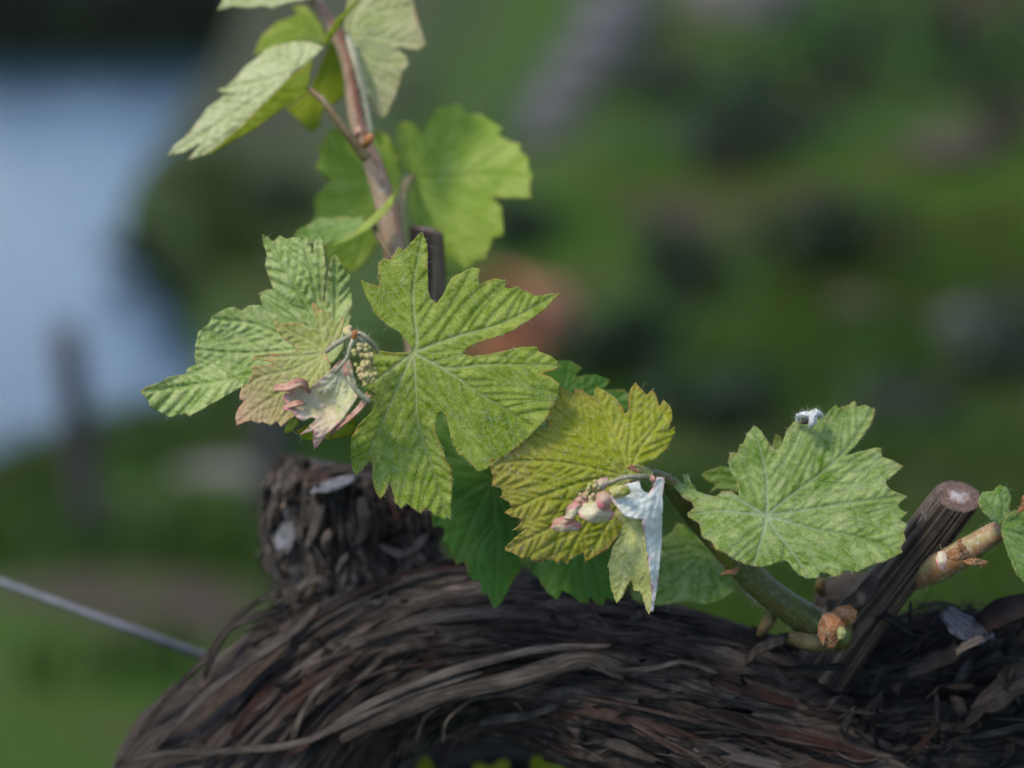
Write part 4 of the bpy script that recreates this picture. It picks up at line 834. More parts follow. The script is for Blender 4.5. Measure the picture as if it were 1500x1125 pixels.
# ---- woolly right-hand leaf
o4 = [(80, 490), (120, 508), (160, 520), (148, 468), (180, 465), (200, 520), (230, 560), (290, 580), (340, 588), (365, 560), (420, 562), (455, 585), (460, 540), (430, 480), (415, 460), (400, 400), (408, 350), (450, 350), (465, 305), (485, 300), (500, 250), (545, 200), (590, 240), (620, 290), (650, 330), (680, 335), (700, 290), (720, 230), (760, 180), (800, 172), (850, 180), (910, 165), (945, 135), (990, 82), (1010, 105), (1060, 85), (1100, 62), (1105, 95), (1150, 88), (1207, 110), (1195, 170), (1150, 250), (1100, 310), (1060, 350), (1040, 368), (1120, 345), (1200, 320), (1242, 320), (1245, 370), (1300, 390), (1362, 425), (1310, 470), (1265, 510), (1280, 545), (1330, 570), (1387, 590), (1345, 620), (1325, 650), (1382, 680), (1350, 720), (1387, 740), (1362, 790), (1377, 830), (1350, 870), (1357, 897), (1310, 920), (1250, 950), (1200, 962), (1140, 990), (1110, 1007), (1040, 998), (1020, 1022), (975, 1032), (940, 1008), (905, 1008), (890, 1037), (840, 1042), (790, 1022), (760, 990), (740, 960), (710, 940), (670, 955), (620, 972), (560, 977), (500, 965), (440, 940), (400, 912), (330, 882), (310, 838), (255, 812), (250, 770), (240, 740), (180, 702), (175, 680), (215, 650), (200, 620), (150, 600), (120, 560), (90, 520)]
leaf(shootA, [dict(crop=K5, outline=o4, J=(610, 695), veins=[[(750, 580), (900, 470), (1050, 330), (1195, 115)], [(615, 600), (605, 450), (545, 215)], [(750, 735), (900, 775), (1100, 810), (1340, 885)], [(660, 780), (740, 880), (850, 1030)], [(590, 800), (540, 970)], [(480, 680), (350, 670), (200, 690)], [(500, 630), (400, 575), (300, 590), (130, 520)], [(850, 660), (1100, 620), (1375, 590)]],
     d0=.611, ctrl=[(1195, 115, -9), (545, 215, -8), (1370, 590, -3), (1350, 890, 3), (850, 1030, 7), (540, 970, 8), (200, 690, 1), (90, 500, -5), (780, 200, -8), (660, 340, -6), (365, 565, -3), (430, 800, 6)], grid=2.3, sec=18, relief=.95, seed=5, hairs=3200, wave=.6, ladder=.8)], ['right'])
tube('petiole', [(1122, 755, .612), (1110, 790, .622), (1105, 830, .628), (1112, 850, .630)], [4, 5, 5.5, 6], M['petiole_pale'], shootA, nu=16, nv=10)
# bronze lobe tips seen past the right-hand leaf
leaf(shootA, [dict(crop=K5, outline=[(250, 468), (300, 445), (360, 425), (410, 430), (470, 470), (640, 330), (660, 250), (690, 260), (700, 340), (640, 480), (520, 580), (400, 560), (350, 550), (290, 580), (330, 530), (280, 500)], J=(560, 560), veins=[[(420, 480), (260, 470)], [(640, 420), (680, 270)]], d0=.632, ctrl=[(260, 470, -3), (680, 270, 2)], grid=3.0, sec=16, relief=.8, seed=6)], ['mid'])
# ---- lower back leaf
leaf(shootA, [dict(crop=K8, outline=[(560, 900), (590, 1010), (640, 1040), (700, 1062), (780, 1060), (870, 1050), (960, 1035), (1000, 1040), (1060, 1055), (1150, 1045), (1230, 1010), (1300, 960), (1332, 920), (1290, 870), (1220, 800), (1180, 740), (1100, 650), (1000, 560), (945, 510), (900, 495), (870, 560), (800, 600), (720, 640), (620, 760)], J=(1100, 700), veins=[[(1000, 800), (800, 980), (640, 1030)], [(1150, 850), (1200, 1000)], [(960, 640), (900, 510)], [(900, 720), (720, 800)]], d0=.640, ctrl=[(640, 1030, 0), (1200, 1000, 6), (900, 510, -3), (1320, 920, 4)], grid=2.7, sec=17, relief=1.0, seed=7, hairs=500)], ['mid'])
tube('petiole', [(1034, 812, .641), (1078, 850, .640), (1108, 880, .638), (1135, 892, .634)], [3.5, 4, 4.5, 5], M['petiole_pale'], shootA, nu=16, nv=10)
# ---- deep green leaves behind
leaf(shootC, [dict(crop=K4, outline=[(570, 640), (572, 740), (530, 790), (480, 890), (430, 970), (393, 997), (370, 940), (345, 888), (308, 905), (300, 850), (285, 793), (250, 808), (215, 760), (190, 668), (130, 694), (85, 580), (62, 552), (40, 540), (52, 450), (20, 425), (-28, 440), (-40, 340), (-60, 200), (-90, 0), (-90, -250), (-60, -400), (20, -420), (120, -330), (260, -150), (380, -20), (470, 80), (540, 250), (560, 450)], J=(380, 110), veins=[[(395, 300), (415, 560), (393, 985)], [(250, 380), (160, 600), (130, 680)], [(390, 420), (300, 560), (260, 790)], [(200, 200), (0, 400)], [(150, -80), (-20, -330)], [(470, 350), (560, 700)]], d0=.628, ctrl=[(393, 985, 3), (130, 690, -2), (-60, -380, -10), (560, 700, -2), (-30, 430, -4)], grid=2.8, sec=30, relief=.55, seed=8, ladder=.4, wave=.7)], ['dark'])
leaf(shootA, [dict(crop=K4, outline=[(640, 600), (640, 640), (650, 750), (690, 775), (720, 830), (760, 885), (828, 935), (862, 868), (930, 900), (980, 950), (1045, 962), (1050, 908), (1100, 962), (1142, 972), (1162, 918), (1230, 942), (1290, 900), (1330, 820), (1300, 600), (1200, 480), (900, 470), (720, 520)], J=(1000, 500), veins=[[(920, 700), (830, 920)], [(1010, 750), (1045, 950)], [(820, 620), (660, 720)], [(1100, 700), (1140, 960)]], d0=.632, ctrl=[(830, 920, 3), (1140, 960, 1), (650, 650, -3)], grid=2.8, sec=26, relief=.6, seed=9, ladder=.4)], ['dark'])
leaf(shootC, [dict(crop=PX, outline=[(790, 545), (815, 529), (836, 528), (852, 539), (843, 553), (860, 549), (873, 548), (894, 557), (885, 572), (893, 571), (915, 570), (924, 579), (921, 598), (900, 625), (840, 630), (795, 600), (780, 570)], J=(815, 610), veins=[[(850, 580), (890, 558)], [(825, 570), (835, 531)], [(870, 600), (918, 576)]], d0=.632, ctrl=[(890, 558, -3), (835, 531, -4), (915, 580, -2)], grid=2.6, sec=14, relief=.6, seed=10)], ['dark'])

# ---- left leaf
o9 = [(765, 55), (800, 70), (830, 100), (877, 63), (910, 82), (960, 74), (985, 78), (1012, 62), (1050, 80), (1062, 130), (1075, 168), (1090, 92), (1117, 62), (1135, 100), (1150, 200), (1157, 260), (1140, 470), (1148, 470), (1168, 300), (1190, 200), (1215, 176), (1250, 230), (1280, 290), (1306, 308), (1300, 380), (1308, 398), (1319, 470), (1310, 560), (1290, 612), (1265, 640), (1260, 760), (1200, 840), (1000, 880), (850, 920), (720, 955), (640, 990), (560, 1035), (470, 1085), (400, 1125), (325, 1168), (300, 1150), (200, 1172), (140, 1140), (80, 1105), (75, 1070), (20, 1015), (60, 985), (165, 948), (190, 925), (300, 908), (310, 878), (362, 850), (355, 800), (358, 740), (380, 650), (445, 600), (460, 555), (542, 508), (600, 498), (640, 522), (682, 488), (745, 484), (765, 490), (748, 415), (790, 393), (835, 390), (805, 310), (785, 250), (797, 180), (775, 110)]
leaf(shootC, [dict(crop=K6, outline=o9, J=(1215, 730), veins=[[(1060, 520), (920, 280), (780, 75)], [(1110, 480), (1060, 250), (1010, 80)], [(1140, 500), (1120, 250), (1117, 80)], [(1215, 500), (1215, 190)], [(950, 690), (700, 600), (470, 570)], [(950, 760), (650, 780), (370, 760)], [(900, 850), (500, 950), (30, 1015)]],
     d0=.617, ctrl=[(780, 75, -8), (1117, 80, -6), (1215, 190, -4), (470, 570, -6), (370, 780, -3), (30, 1015, 2), (300, 880, -3), (620, 865, -4.5), (560, 1000, 3), (320, 1150, -1), (700, 950, -1), (850, 420, -5), (1140, 480, -6), (1300, 470, -6)], grid=2.4, sec=17, relief=1.35, seed=11, hairs=900, ladder=1.3, wave=.7)], ['left'])
# ---- pink-bronze young leaf
o10 = [(640, 400), (700, 350), (745, 290), (772, 190), (750, 148), (738, 185), (715, 195), (690, 150), (680, 125), (640, 115), (600, 105), (553, 58), (548, 92), (570, 150), (577, 220), (560, 247), (530, 240), (490, 208), (450, 195), (400, 205), (340, 210), (288, 173), (290, 215), (310, 260), (350, 310), (400, 340), (430, 360), (438, 385), (400, 405), (300, 410), (220, 415), (145, 430), (145, 457), (200, 460), (270, 472), (280, 487), (200, 490), (127, 506), (150, 540), (118, 590), (110, 612), (60, 650), (48, 720), (78, 740), (40, 790), (20, 850), (30, 908), (80, 885), (140, 875), (190, 892), (210, 884), (260, 908), (310, 880), (330, 915), (420, 850), (520, 760), (640, 640), (680, 500)]
leaf(shootC, [dict(crop=K7, outline=o10, J=(650, 410), veins=[[(520, 320), (400, 260), (295, 190)], [(610, 280), (590, 150), (555, 70)], [(700, 300), (755, 170)], [(450, 430), (150, 440)], [(420, 520), (200, 570), (60, 660)], [(450, 600), (200, 760), (30, 895)], [(520, 620), (320, 890)]], d0=.596, ctrl=[(295, 190, -1), (555, 70, -3), (755, 170, -3), (150, 440, 1), (60, 660, 1), (30, 895, 3), (320, 890, 4), (440, 385, -1)], grid=2.3, sec=13, relief=.75, seed=12, hairs=700, wave=.5)], ['pink'], label='small pink and bronze young leaf')
# ---- crumpled felted bud leaf
o11 = [(298, 645), (380, 622), (440, 598), (500, 620), (530, 650), (640, 560), (720, 480), (800, 425), (830, 520), (850, 640), (872, 700), (830, 760), (760, 860), (690, 930), (640, 970), (600, 1040), (563, 1072), (555, 1000), (562, 935), (515, 955), (462, 970), (520, 920), (580, 860), (540, 850), (490, 872), (440, 850), (420, 810), (345, 790), (375, 755), (350, 720), (360, 685), (420, 690)]
leaf(shootC, [dict(crop=K7, outline=o11, J=(780, 450), veins=[[(660, 620), (500, 660), (310, 645)], [(680, 700), (520, 780), (360, 780)], [(720, 740), (620, 860), (475, 965)], [(800, 680), (680, 900), (570, 1060)]], d0=.591, ctrl=[(310, 645, 2), (440, 600, 4), (470, 700, -2), (420, 800, 4), (560, 780, 0), (580, 860, 4), (475, 965, 2), (640, 800, -2), (650, 960, 5), (800, 780, 5), (830, 620, 0), (570, 1060, 1), (640, 650, 3)], grid=2.3, sec=13, relief=.8, seed=13, hairs=600, wave=.6)], ['felt_pink'], label='crumpled white felted bud leaf with pink margins')
px_strip([(543, 572, .588), (530, 595, .586), (510, 613, .586), (486, 634, .588)], .0016, 700, .6, 0, 0, n=12, mat=M['petal_pink'], parent=shootC, name='rolled_leaf_margin')
px_strip([(403, 567, .590), (420, 567, .587), (440, 560, .587), (452, 570, .590)], .0022, 701, .7, 0, 0, n=12, mat=M['petal_pink'], parent=shootC, name='rolled_leaf_margin')
px_strip([(416, 598, .589), (432, 592, .586), (444, 590, .588)], .0020, 702, .7, 0, 0, n=10, mat=M['petal_pink'], parent=shootC, name='rolled_leaf_margin')
leaf(shootC, [dict(crop=K7, outline=[(440, 940), (490, 1000), (560, 1010), (700, 1000), (830, 975), (860, 900), (820, 830), (700, 860), (560, 890)], J=(830, 900), veins=[[(650, 940), (490, 990)]], d0=.606, ctrl=[(490, 990, -2), (700, 870, 1)], grid=2.6, sec=12, relief=.7, seed=14),
              dict(crop=K7, outline=[(355, 965), (370, 910), (400, 860), (460, 860), (455, 900), (420, 945)], J=(440, 870), veins=[[(365, 955)]], d0=.600, ctrl=[(360, 960, -1), (455, 900, 1)], grid=2.6, sec=10, relief=.4, seed=15)], ['lime', 'lime'])
# woolly stalks and flower buds of the left tip
tube('petiole', [(478, 515, .5925), (490, 505, .590), (502, 498, .590), (522, 488, .592)], [3.5, 4, 4, 3.2], M['petiole_pale'], shootC, nu=16, nv=10)
tube('petiole', [(520, 490, .590), (513, 508, .588), (508, 525, .588), (490, 545, .589), (475, 556, .590)], [3.2, 3, 2.8, 2.8, 2.4], M['petiole_pale'], shootC, nu=18, nv=10)
tube('petiole', [(516, 488, .592), (530, 490, .590), (545, 503, .592), (553, 516, .598)], [3.5, 3.8, 3.2, 2.2], M['petiole_pale'], shootC, nu=18, nv=10)
tube('petiole', [(541, 588, .585), (522, 572, .584), (512, 555, .584), (507, 537, .586)], [3.8, 3.8, 3.4, 2.8], M['petiole_pale'], shootC, nu=18, nv=10)
def blob_cluster(name, centres, mat, parent, seed):
    VV, FF, k0 = [], [], 0
    for k, (x, y, d, s_) in enumerate(centres):
        V, F = rock_mesh(W(x, y, d), np.array([s_]*3)*PXM(d)*1.25, seed+k, 2); V = V.mean(0)+(V-V.mean(0)); VV.append(V); FF += [tuple(i+k0 for i in f) for f in F]; k0 += len(V)
    V = np.vstack(VV); return tag(mesh(name, V, FF, mat, parent), kind='stuff')
rb = np.random.default_rng(12); cl = []
for k in range(70):
    t = rb.uniform(0, 1); cx, cy = 531+8*t, 512+46*t; a_ = rb.uniform(0, 6.28); w_ = rb.uniform(0, 1)**.5*(16-4*t); cl.append((cx+w_*math.cos(a_), cy+w_*.6*math.sin(a_), .586-.0035*math.sqrt(max(0, 1-(w_/17)**2))+rb.uniform(-.0006, .0006), rb.uniform(2.4, 3.6)))
blob_cluster('flower_cluster', cl, M['bud'], shootC, 300)
def petal(name, pts, d, mat, parent, seed, bulge=1.5):
    c = np.mean(pts, 0); L = [(x, y) for x, y in pts]
    return leaf(parent, [dict(crop=PX, outline=L, J=L[0], veins=[[tuple(c), L[len(L)//2]]], d0=d, ctrl=[(c[0], c[1], bulge), (*L[len(L)//2], 0.3), (*L[len(L)//4], -.4), (*L[3*len(L)//4], -.4)], grid=1.9, sec=7, relief=.35, seed=seed, wave=.4, hairs=60)], [mat], name=name)
def budlet(name, pts, rad, mat, parent, seed): return tube(name, pts, rad, mat, parent, nu=22, nv=14, amp=.16, seed=seed, round_end=True)[0]
petal('bud_scale', [(513, 562), (505, 553), (502, 540), (504, 530), (509, 536), (512, 548)], .584, 'petal_pink', shootC, 821, 1)
budlet('bud_scale', [(519, 496, .589), (520, 488, .588), (523, 484, .589)], [4, 4, 2], M['scale'], shootC, 2)
budlet('bud_scale', [(512, 480, .598), (508, 486, .596), (514, 492, .594)], [5, 6, 4], M['bud'], shootC, 3)
leaf(shootC, [dict(crop=K7, outline=[(850, 650), (900, 640), (950, 660), (992, 700), (930, 690), (870, 670)], J=(860, 655), veins=[[(980, 695)]], d0=.588, ctrl=[(985, 698, 0)], grid=2.4, sec=9, relief=.3, seed=16)], ['dark'])

# pink buds of the second tip
for k, (L_, d_, mt, b_) in enumerate([
    ([(190, 340), (255, 285), (320, 255), (345, 300), (300, 345), (240, 362)], .5885, 'petal_pink', 3), ([(315, 262), (335, 215), (375, 190), (425, 183), (432, 230), (400, 270), (350, 285)], .5885, 'felt_pink', 3),
    ([(130, 440), (145, 385), (190, 350), (250, 338), (300, 350), (275, 400), (215, 430), (160, 452)], .5865, 'petal_pink', 3), ([(120, 470), (160, 400), (215, 372), (262, 370), (225, 430), (180, 470)], .585, 'felt_pink', 2.5),
    ([(30, 525), (55, 475), (120, 448), (200, 470), (245, 505), (235, 530), (150, 520), (70, 545)], .5865, 'petal_pink', 2.5), ([(28, 530), (90, 515), (170, 512), (238, 520), (228, 548), (140, 556), (60, 552)], .585, 'felt_pink', 2),
    ([(215, 420), (262, 360), (335, 345), (400, 372), (470, 425), (455, 470), (400, 492), (300, 488), (240, 462)], .5835, 'felt_pink', 4.5), ([(235, 455), (300, 440), (390, 455), (450, 470), (390, 505), (300, 498)], .583, 'cream', 2),
    ([(335, 335), (350, 295), (395, 275), (435, 292), (455, 350), (435, 405), (385, 418), (350, 385)], .581, 'petal_pink', 4), ([(350, 365), (375, 338), (402, 350), (405, 385), (375, 402)], .5785, 'magenta', 1.2),
    ([(425, 275), (465, 240), (560, 235), (585, 290), (530, 325), (465, 325)], .5865, 'cream', 3), ([(505, 285), (520, 255), (560, 262), (570, 290), (530, 312)], .5835, 'lime', 1)]):
    petal('bud', [(800+x/4.6875, 660+y/4.6875) for x, y in L_], d_, mt, shootA, 900+k, b_)
blob_cluster('flower_cluster', [(866+rb.normal(0, 6), 722+rb.normal(0, 7), .586+rb.uniform(-.002, .002), rb.uniform(2, 3.2)) for _ in range(26)], M['bud'], shootA, 500)
tube('petiole', [(890, 708, .590), (912, 700, .590), (935, 698, .594), (955, 700, .602)], [3, 3, 4, 5], M['petiole_pale'], shootA, nu=18, nv=10)
leaf(shootA, [dict(crop=K8, outline=[(580, 108), (600, 95), (640, 100), (690, 115), (730, 150), (745, 190), (680, 185), (650, 150), (635, 120)], J=(720, 180), veins=[[(680, 130), (600, 105)]], d0=.597, ctrl=[(590, 105, 1), (690, 115, 1.5)], grid=2.4, sec=9, relief=.3, seed=17)], ['rose'])
petal('bud_scale', [(938, 690), (932, 684), (924, 681), (918, 686), (925, 690), (932, 693)], .595, 'petal', shootA, 801)
petal('bud_scale', [(957, 708), (952, 703), (954, 696), (958, 697), (960, 703)], .5915, 'petal_pink', shootA, 802)
petal('bud_scale', [(1084, 830), (1074, 832), (1062, 837), (1053, 843), (1066, 841), (1080, 840)], .609, 'petal', shootA, 803)
petal('bud_scale', [(1212, 950), (1203, 932), (1202, 912), (1207, 899), (1217, 898), (1228, 903), (1236, 914), (1240, 926), (1230, 938), (1222, 948)], .6125, 'petal', shootA, 804, 3)
petal('bud_scale', [(1228, 938), (1226, 928), (1229, 918), (1235, 918), (1240, 926), (1237, 934)], .6105, 'cream', shootA, 805, 2)
petal('bud_scale', [(1216, 898), (1228, 888), (1246, 886), (1256, 896), (1252, 912), (1240, 918), (1228, 906)], .6185, 'petal', shootA, 806, 2)
petal('bud_scale', [(1206, 946), (1198, 930), (1199, 915), (1204, 902), (1209, 918), (1210, 935)], .611, 'petal', shootA, 807, 1)
budlet('bud', [(1215, 942, .632), (1190, 942, .626), (1168, 936, .625), (1158, 928, .628)], [11, 13, 11, 5], M['scale_yel'], shootA, 11)
budlet('bud', [(1112, 930, .640), (1122, 915, .636), (1132, 900, .636), (1136, 890, .640)], [4, 9, 8, 3], M['scale_yel'], shootA, 12)
budlet('bud', [(1205, 870, .655), (1202, 858, .650), (1206, 846, .650)], [6, 8, 5], M['scale_yel'], stub, 13)

# shoot D leaves and scales
petal('bud_scale', [(1416, 812), (1408, 808), (1402, 800), (1402, 791), (1408, 788), (1411, 796), (1417, 803)], .606, 'petal', shootD, 811, 1)
petal('bud_scale', [(1410, 822), (1420, 818), (1432, 818), (1446, 822), (1444, 830), (1430, 828), (1418, 828)], .605, 'petal', shootD, 812, 1)
petal('bud_scale', [(1384, 818), (1386, 808), (1398, 802), (1414, 804), (1424, 812), (1416, 820), (1400, 822)], .608, 'petal', shootD, 813, 2)
petal('bud_scale', [(1370, 818), (1374, 808), (1384, 806), (1388, 816), (1386, 828), (1380, 838), (1374, 830)], .607, 'felt_pink', shootD, 814, 2)
petal('bud_scale', [(1488, 752), (1494, 740), (1498, 726), (1506, 720), (1520, 718), (1515, 735), (1500, 748)], .610, 'petal', shootD, 815, 2)
leaf(shootD, [dict(crop=K11, outline=[(1213, 192), (1255, 182), (1290, 182), (1310, 155), (1340, 143), (1385, 165), (1412, 220), (1402, 320), (1385, 400), (1345, 432), (1270, 380), (1200, 310), (1185, 265), (1195, 225)], J=(1350, 440), veins=[[(1300, 330), (1230, 200)], [(1360, 300), (1345, 155)]], d0=.612, ctrl=[(1230, 200, -2), (1345, 155, -3), (1195, 280, 2)], grid=2.4, sec=13, relief=.8, seed=18, hairs=200)], ['mid'])
leaf(shootD, [dict(crop=K11, outline=[(1388, 345), (1440, 315), (1500, 318), (1640, 330), (1760, 450), (1780, 700), (1700, 900), (1560, 850), (1500, 815), (1450, 760), (1405, 660), (1365, 550), (1338, 450), (1360, 400)], J=(1350, 450), veins=[[(1450, 480), (1700, 600)], [(1400, 560), (1500, 790)], [(1420, 390), (1600, 380)]], d0=.611, ctrl=[(1700, 600, -4), (1500, 800, 2), (1600, 380, -4)], grid=2.4, sec=15, relief=.9, seed=19, hairs=300)], ['mid'])
# ---- upper shoot leaves
leaf(shootB, [dict(crop=K10, outline=[(690, 440), (640, 395), (620, 330), (600, 250), (600, 180), (630, 140), (680, 140), (720, 180), (745, 212), (770, 150), (820, 75), (880, 60), (940, 43), (970, 75), (1000, 100), (1060, 95), (1110, 130), (1192, 185), (1160, 210), (1230, 250), (1285, 270), (1280, 300), (1335, 345), (1330, 400), (1355, 440), (1340, 500), (1347, 572), (1250, 565), (1130, 565), (1180, 610), (1190, 680), (1193, 772), (1140, 780), (1120, 840), (1092, 902), (1040, 910), (980, 962), (870, 987), (800, 960), (760, 850), (700, 700), (665, 600), (675, 500)], J=(690, 450), veins=[[(780, 320), (900, 180), (1060, 100)], [(850, 440), (1100, 430), (1345, 450)], [(820, 560), (1000, 660), (1185, 770)], [(740, 600), (860, 800), (960, 960)], [(660, 330), (630, 150)], [(720, 620), (800, 940)]], d0=.690, ctrl=[(1060, 100, -4), (1345, 450, 2), (1185, 770, 5), (900, 960, 5), (630, 150, -3)], grid=3.6, sec=22, relief=.5, seed=20, ladder=.3, wave=1.0)], ['under'])
tube('petiole', [(590, 370, .668), (586, 315, .670), (592, 275, .680), (604, 258, .689)], [6, 6, 6, 4], M['shoot_tan'], shootB, nu=20, nv=10)
leaf(shootB, [dict(crop=K10, outline=[(240, 190), (200, 240), (168, 290), (185, 330), (158, 400), (200, 440), (240, 470), (190, 520), (148, 570), (160, 650), (140, 690), (190, 790), (230, 900), (300, 950), (372, 972), (430, 920), (480, 850), (520, 780), (600, 640), (640, 480), (620, 330), (560, 220), (480, 170), (400, 160), (300, 170)], J=(570, 530), veins=[[(400, 400), (180, 290)], [(400, 540), (160, 580)], [(450, 700), (370, 950)], [(540, 380), (520, 200)]], d0=.692, ctrl=[(180, 290, 2), (160, 580, 3), (370, 950, 4), (520, 200, -2)], grid=3.6, sec=22, relief=.6, seed=21, wave=1.0)], ['under'])
leaf(shootB, [dict(crop=K10, outline=[(30, 785), (60, 740), (130, 700), (190, 670), (250, 672), (300, 665), (420, 665), (432, 700), (380, 760), (300, 800), (210, 830), (150, 822), (90, 800)], J=(440, 700), veins=[[(300, 720), (50, 770)]], d0=.660, ctrl=[(50, 770, 3), (420, 665, -3), (220, 825, 3)], grid=3.2, sec=14, relief=1.0, seed=22),
              dict(crop=K10, outline=[(432, 690), (540, 590), (592, 528), (585, 600), (520, 680), (440, 745), (330, 802), (210, 835), (300, 790), (380, 750)], J=(560, 600), veins=[[(440, 730), (240, 825)]], d0=.657, ctrl=[(240, 828, 3), (440, 720, 3)], grid=3.2, sec=12, relief=.3, seed=23)], ['mid', 'under'], label='curled leaf showing its pale rolled edge')
tube('petiole', [(574, 382, .650), (562, 358, .652), (550, 338, .656), (548, 322, .657)], [4, 4, 4.5, 4], M['petiole'], shootB, nu=16, nv=8)
leaf(shootB, [dict(crop=K9, outline=[(20, 856), (60, 800), (130, 740), (200, 650), (240, 590), (330, 530), (420, 512), (340, 515), (290, 495), (340, 478), (400, 420), (440, 370), (520, 310), (560, 270), (650, 240), (760, 222), (830, 240), (880, 260), (800, 340), (720, 390), (690, 430), (600, 520), (520, 610), (430, 700), (350, 760), (250, 842), (130, 882), (205, 790), (110, 838)], J=(730, 385), veins=[[(550, 510), (330, 660), (40, 850)], [(560, 440), (300, 495)], [(660, 330), (560, 280)], [(640, 500), (420, 690), (200, 850)], [(770, 300), (790, 240)]], d0=.664, ctrl=[(40, 850, 6), (300, 495, -4), (560, 280, -6), (200, 850, 6), (790, 240, -4)], grid=3.0, sec=16, relief=1.2, seed=24, wave=.6),
              dict(crop=K9, outline=[(720, 400), (760, 370), (820, 330), (815, 380), (800, 440), (790, 510), (720, 560), (640, 610), (500, 710), (370, 780), (240, 857), (350, 752), (430, 690), (560, 560), (690, 430)], J=(790, 490), veins=[[(650, 590), (450, 720), (260, 845)]], d0=.662, ctrl=[(260, 845, 7), (720, 410, 1), (640, 600, 3)], grid=3.0, sec=13, relief=.5, seed=25)], ['pale', 'lime'], label='tilted leaf with pale felted face and lime folded edge')
tube('petiole', [(538, 232, .660), (520, 210, .658), (496, 178, .656), (476, 150, .657), (455, 132, .661)], [9, 7, 6, 5.5, 5], M['petiole'], shootB, nu=24, nv=10)
leaf(shootB, [dict(crop=K9, outline=[(1005, 30), (1020, -70), (1180, -110), (1350, -60), (1378, 30), (1388, 70), (1410, 140), (1443, 245), (1400, 278), (1340, 270), (1280, 265), (1332, 310), (1348, 350), (1312, 400), (1300, 460), (1270, 540), (1220, 645), (1180, 652), (1140, 560), (1080, 420), (1030, 260), (990, 150)], J=(1020, 200), veins=[[(1150, 200), (1290, 230), (1435, 245)], [(1150, 330), (1330, 345)], [(1120, 400), (1200, 630)], [(1150, 80), (1370, 30)], [(1060, 60), (1180, -90)]], d0=.672, ctrl=[(1435, 245, -2), (1200, 630, 3), (1370, 30, -4), (1180, -90, -6)], grid=3.4, sec=15, relief=.9, seed=26, wave=.9),
              dict(crop=K9, outline=[(1070, -20), (1000, 55), (940, 110), (890, 190), (868, 256), (905, 230), (960, 160), (1010, 80), (1080, 0)], J=(1060, 0), veins=[[(960, 130), (875, 250)]], d0=.667, ctrl=[(875, 250, 3), (940, 110, 2)], grid=3.4, sec=12, relief=.3, seed=27)], ['rose', 'lime'], label='upright leaf with rosy pale underside')
leaf(shootB, [dict(crop=K9, outline=[(960, 150), (900, 250), (850, 380), (800, 500), (675, 600), (750, 670), (790, 715), (830, 722), (858, 690), (870, 620), (940, 570), (1000, 520), (1060, 640), (1090, 600), (1000, 300)], J=(960, 260), veins=[[(880, 450), (820, 710)], [(850, 470), (690, 600)], [(960, 450), (990, 520)]], d0=.686, ctrl=[(820, 710, 3), (690, 600, 2), (1060, 620, -1)], grid=3.6, sec=15, relief=.7, seed=28)], ['lime'])
tube('petiole', [(545, 200, .666), (534, 140, .665), (521, 92, .665), (509, 52, .669)], [4, 4.5, 5.5, 4.5], M['petiole_pale'], shootB, nu=20, nv=10)
leaf(shootB, [dict(crop=K9, outline=[(488, 302), (510, 260), (540, 190), (620, 120), (740, 80), (695, 40), (780, 30), (860, 120), (890, 200), (870, 280), (760, 300), (640, 300), (560, 290)], J=(860, 200), veins=[[(700, 180), (500, 290)], [(740, 130), (640, 115)], [(780, 110), (710, 45)]], d0=.690, ctrl=[(500, 290, 4), (710, 45, -3)], grid=3.6, sec=18, relief=.6, seed=29)], ['under'])
leaf(shootB, [dict(crop=K9, outline=[(293, 55), (320, 5), (330, -60), (560, -140), (800, -100), (850, -40), (800, 0), (720, 10), (640, 30), (590, 48), (560, 35), (450, 47), (380, 35), (330, 50)], J=(800, -30), veins=[[(600, -40), (310, 40)], [(620, 0), (590, 40)]], d0=.672, ctrl=[(310, 40, 3), (560, -130, -4)], grid=3.4, sec=16, relief=.7, seed=30)], ['pale'])
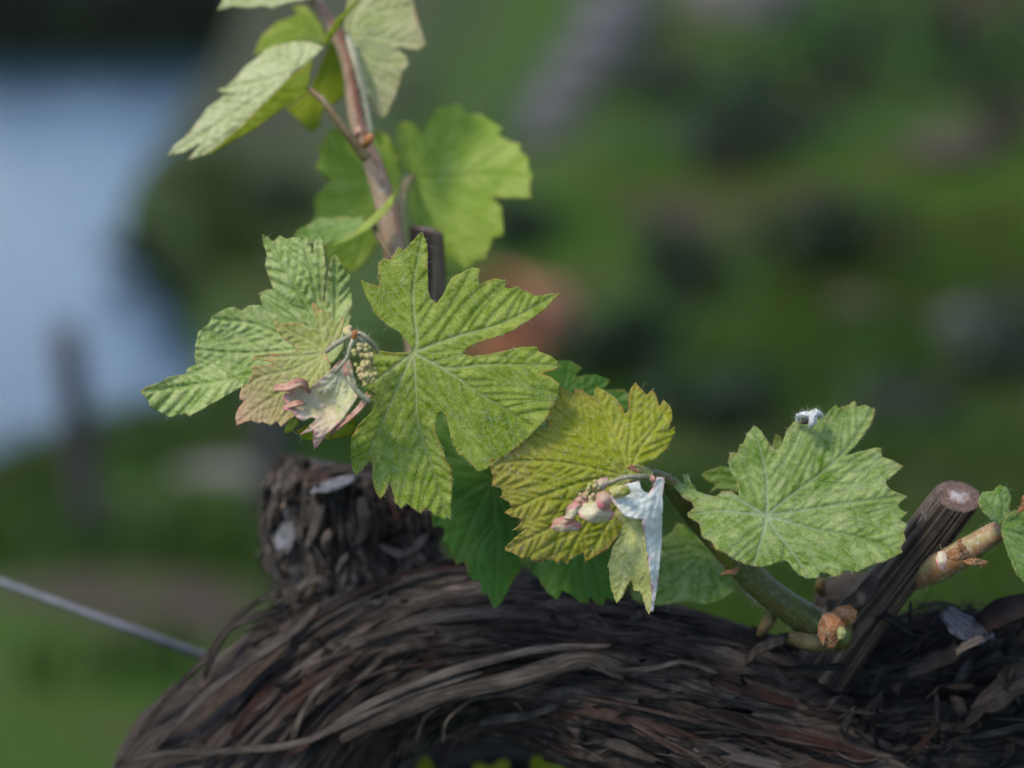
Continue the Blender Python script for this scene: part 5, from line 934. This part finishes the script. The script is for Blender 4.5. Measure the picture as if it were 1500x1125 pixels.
budlet('bud', [(536, 212, .660), (541, 204, .655), (546, 196, .656)], [5, 7, 4], M['scale'], shootB, 30)
budlet('bud', [(524, 200, .662), (525, 192, .659), (527, 186, .661)], [4, 4.5, 2.5], M['budpink'], shootB, 31)
tube('petiole', [(452, 3, .672), (448, -8, .672), (440, -14, .672)], [7, 6, 4], M['petiole_pale'], shootB, nu=10, nv=10)

# small basal leaves seen below the arch of the trunk
basal, _, _ = tube('shoot', [(520, 1330, .735), (600, 1240, .722), (690, 1190, .714), (800, 1165, .712)], [10, 9, 8, 5], M['shoot'], vine, nu=24, nv=12)
for k, (cx, cy, a_) in enumerate([(622, 1113, -.3), (722, 1112, .2), (800, 1108, .5)]):
    ol = [(cx+math.cos(t+a_)*34*(1+.25*math.cos(5*t)), cy+42+math.sin(t+a_)*40*(1+.22*math.cos(5*t))) for t in np.linspace(0, 6.28, 26)[:-1]]
    leaf(basal, [dict(crop=PX, outline=ol, J=(cx, cy+50), veins=[[(cx+20, cy+20)], [(cx-20, cy+20)], [(cx, cy+8)]], d0=.712, ctrl=[(cx, cy, -6), (cx+30, cy+40, 0)], grid=3.6, sec=14, relief=.6, seed=40+k)], ['lime'])

# white woolly debris on the right-hand leaf
fl = empty('wool_tuft', W(1186, 622, .616)); tag(fl, 'tuft of white wool with a black speck stuck on the woolly leaf', 'debris')
tube('wool', [(1169, 618, .617), (1172, 609, .615), (1180, 608, .613), (1188, 610, .613), (1196, 606, .614), (1204, 611, .616)], [2.5, 4, 5, 6, 5.5, 3], M['fluff'], fl, nu=40, nv=20, amp=.8, seed=2)
tube('wool', [(1190, 610, .612), (1190, 618, .6115), (1186, 626, .613)], [5, 4.5, 2.5], M['fluff'], fl, nu=24, nv=16, amp=.8, seed=4)
tube('wool', [(1192, 608, .612), (1196, 603, .6115), (1193, 600, .612)], [4, 3, 1.5], M['fluff'], fl, nu=10, nv=10, amp=.3, seed=5)
V, F = rock_mesh(W(1179, 618, .612), np.array([6, 4, 4])*PXM(.612), 9, 2); mesh('speck', V, F, M['black'], fl)
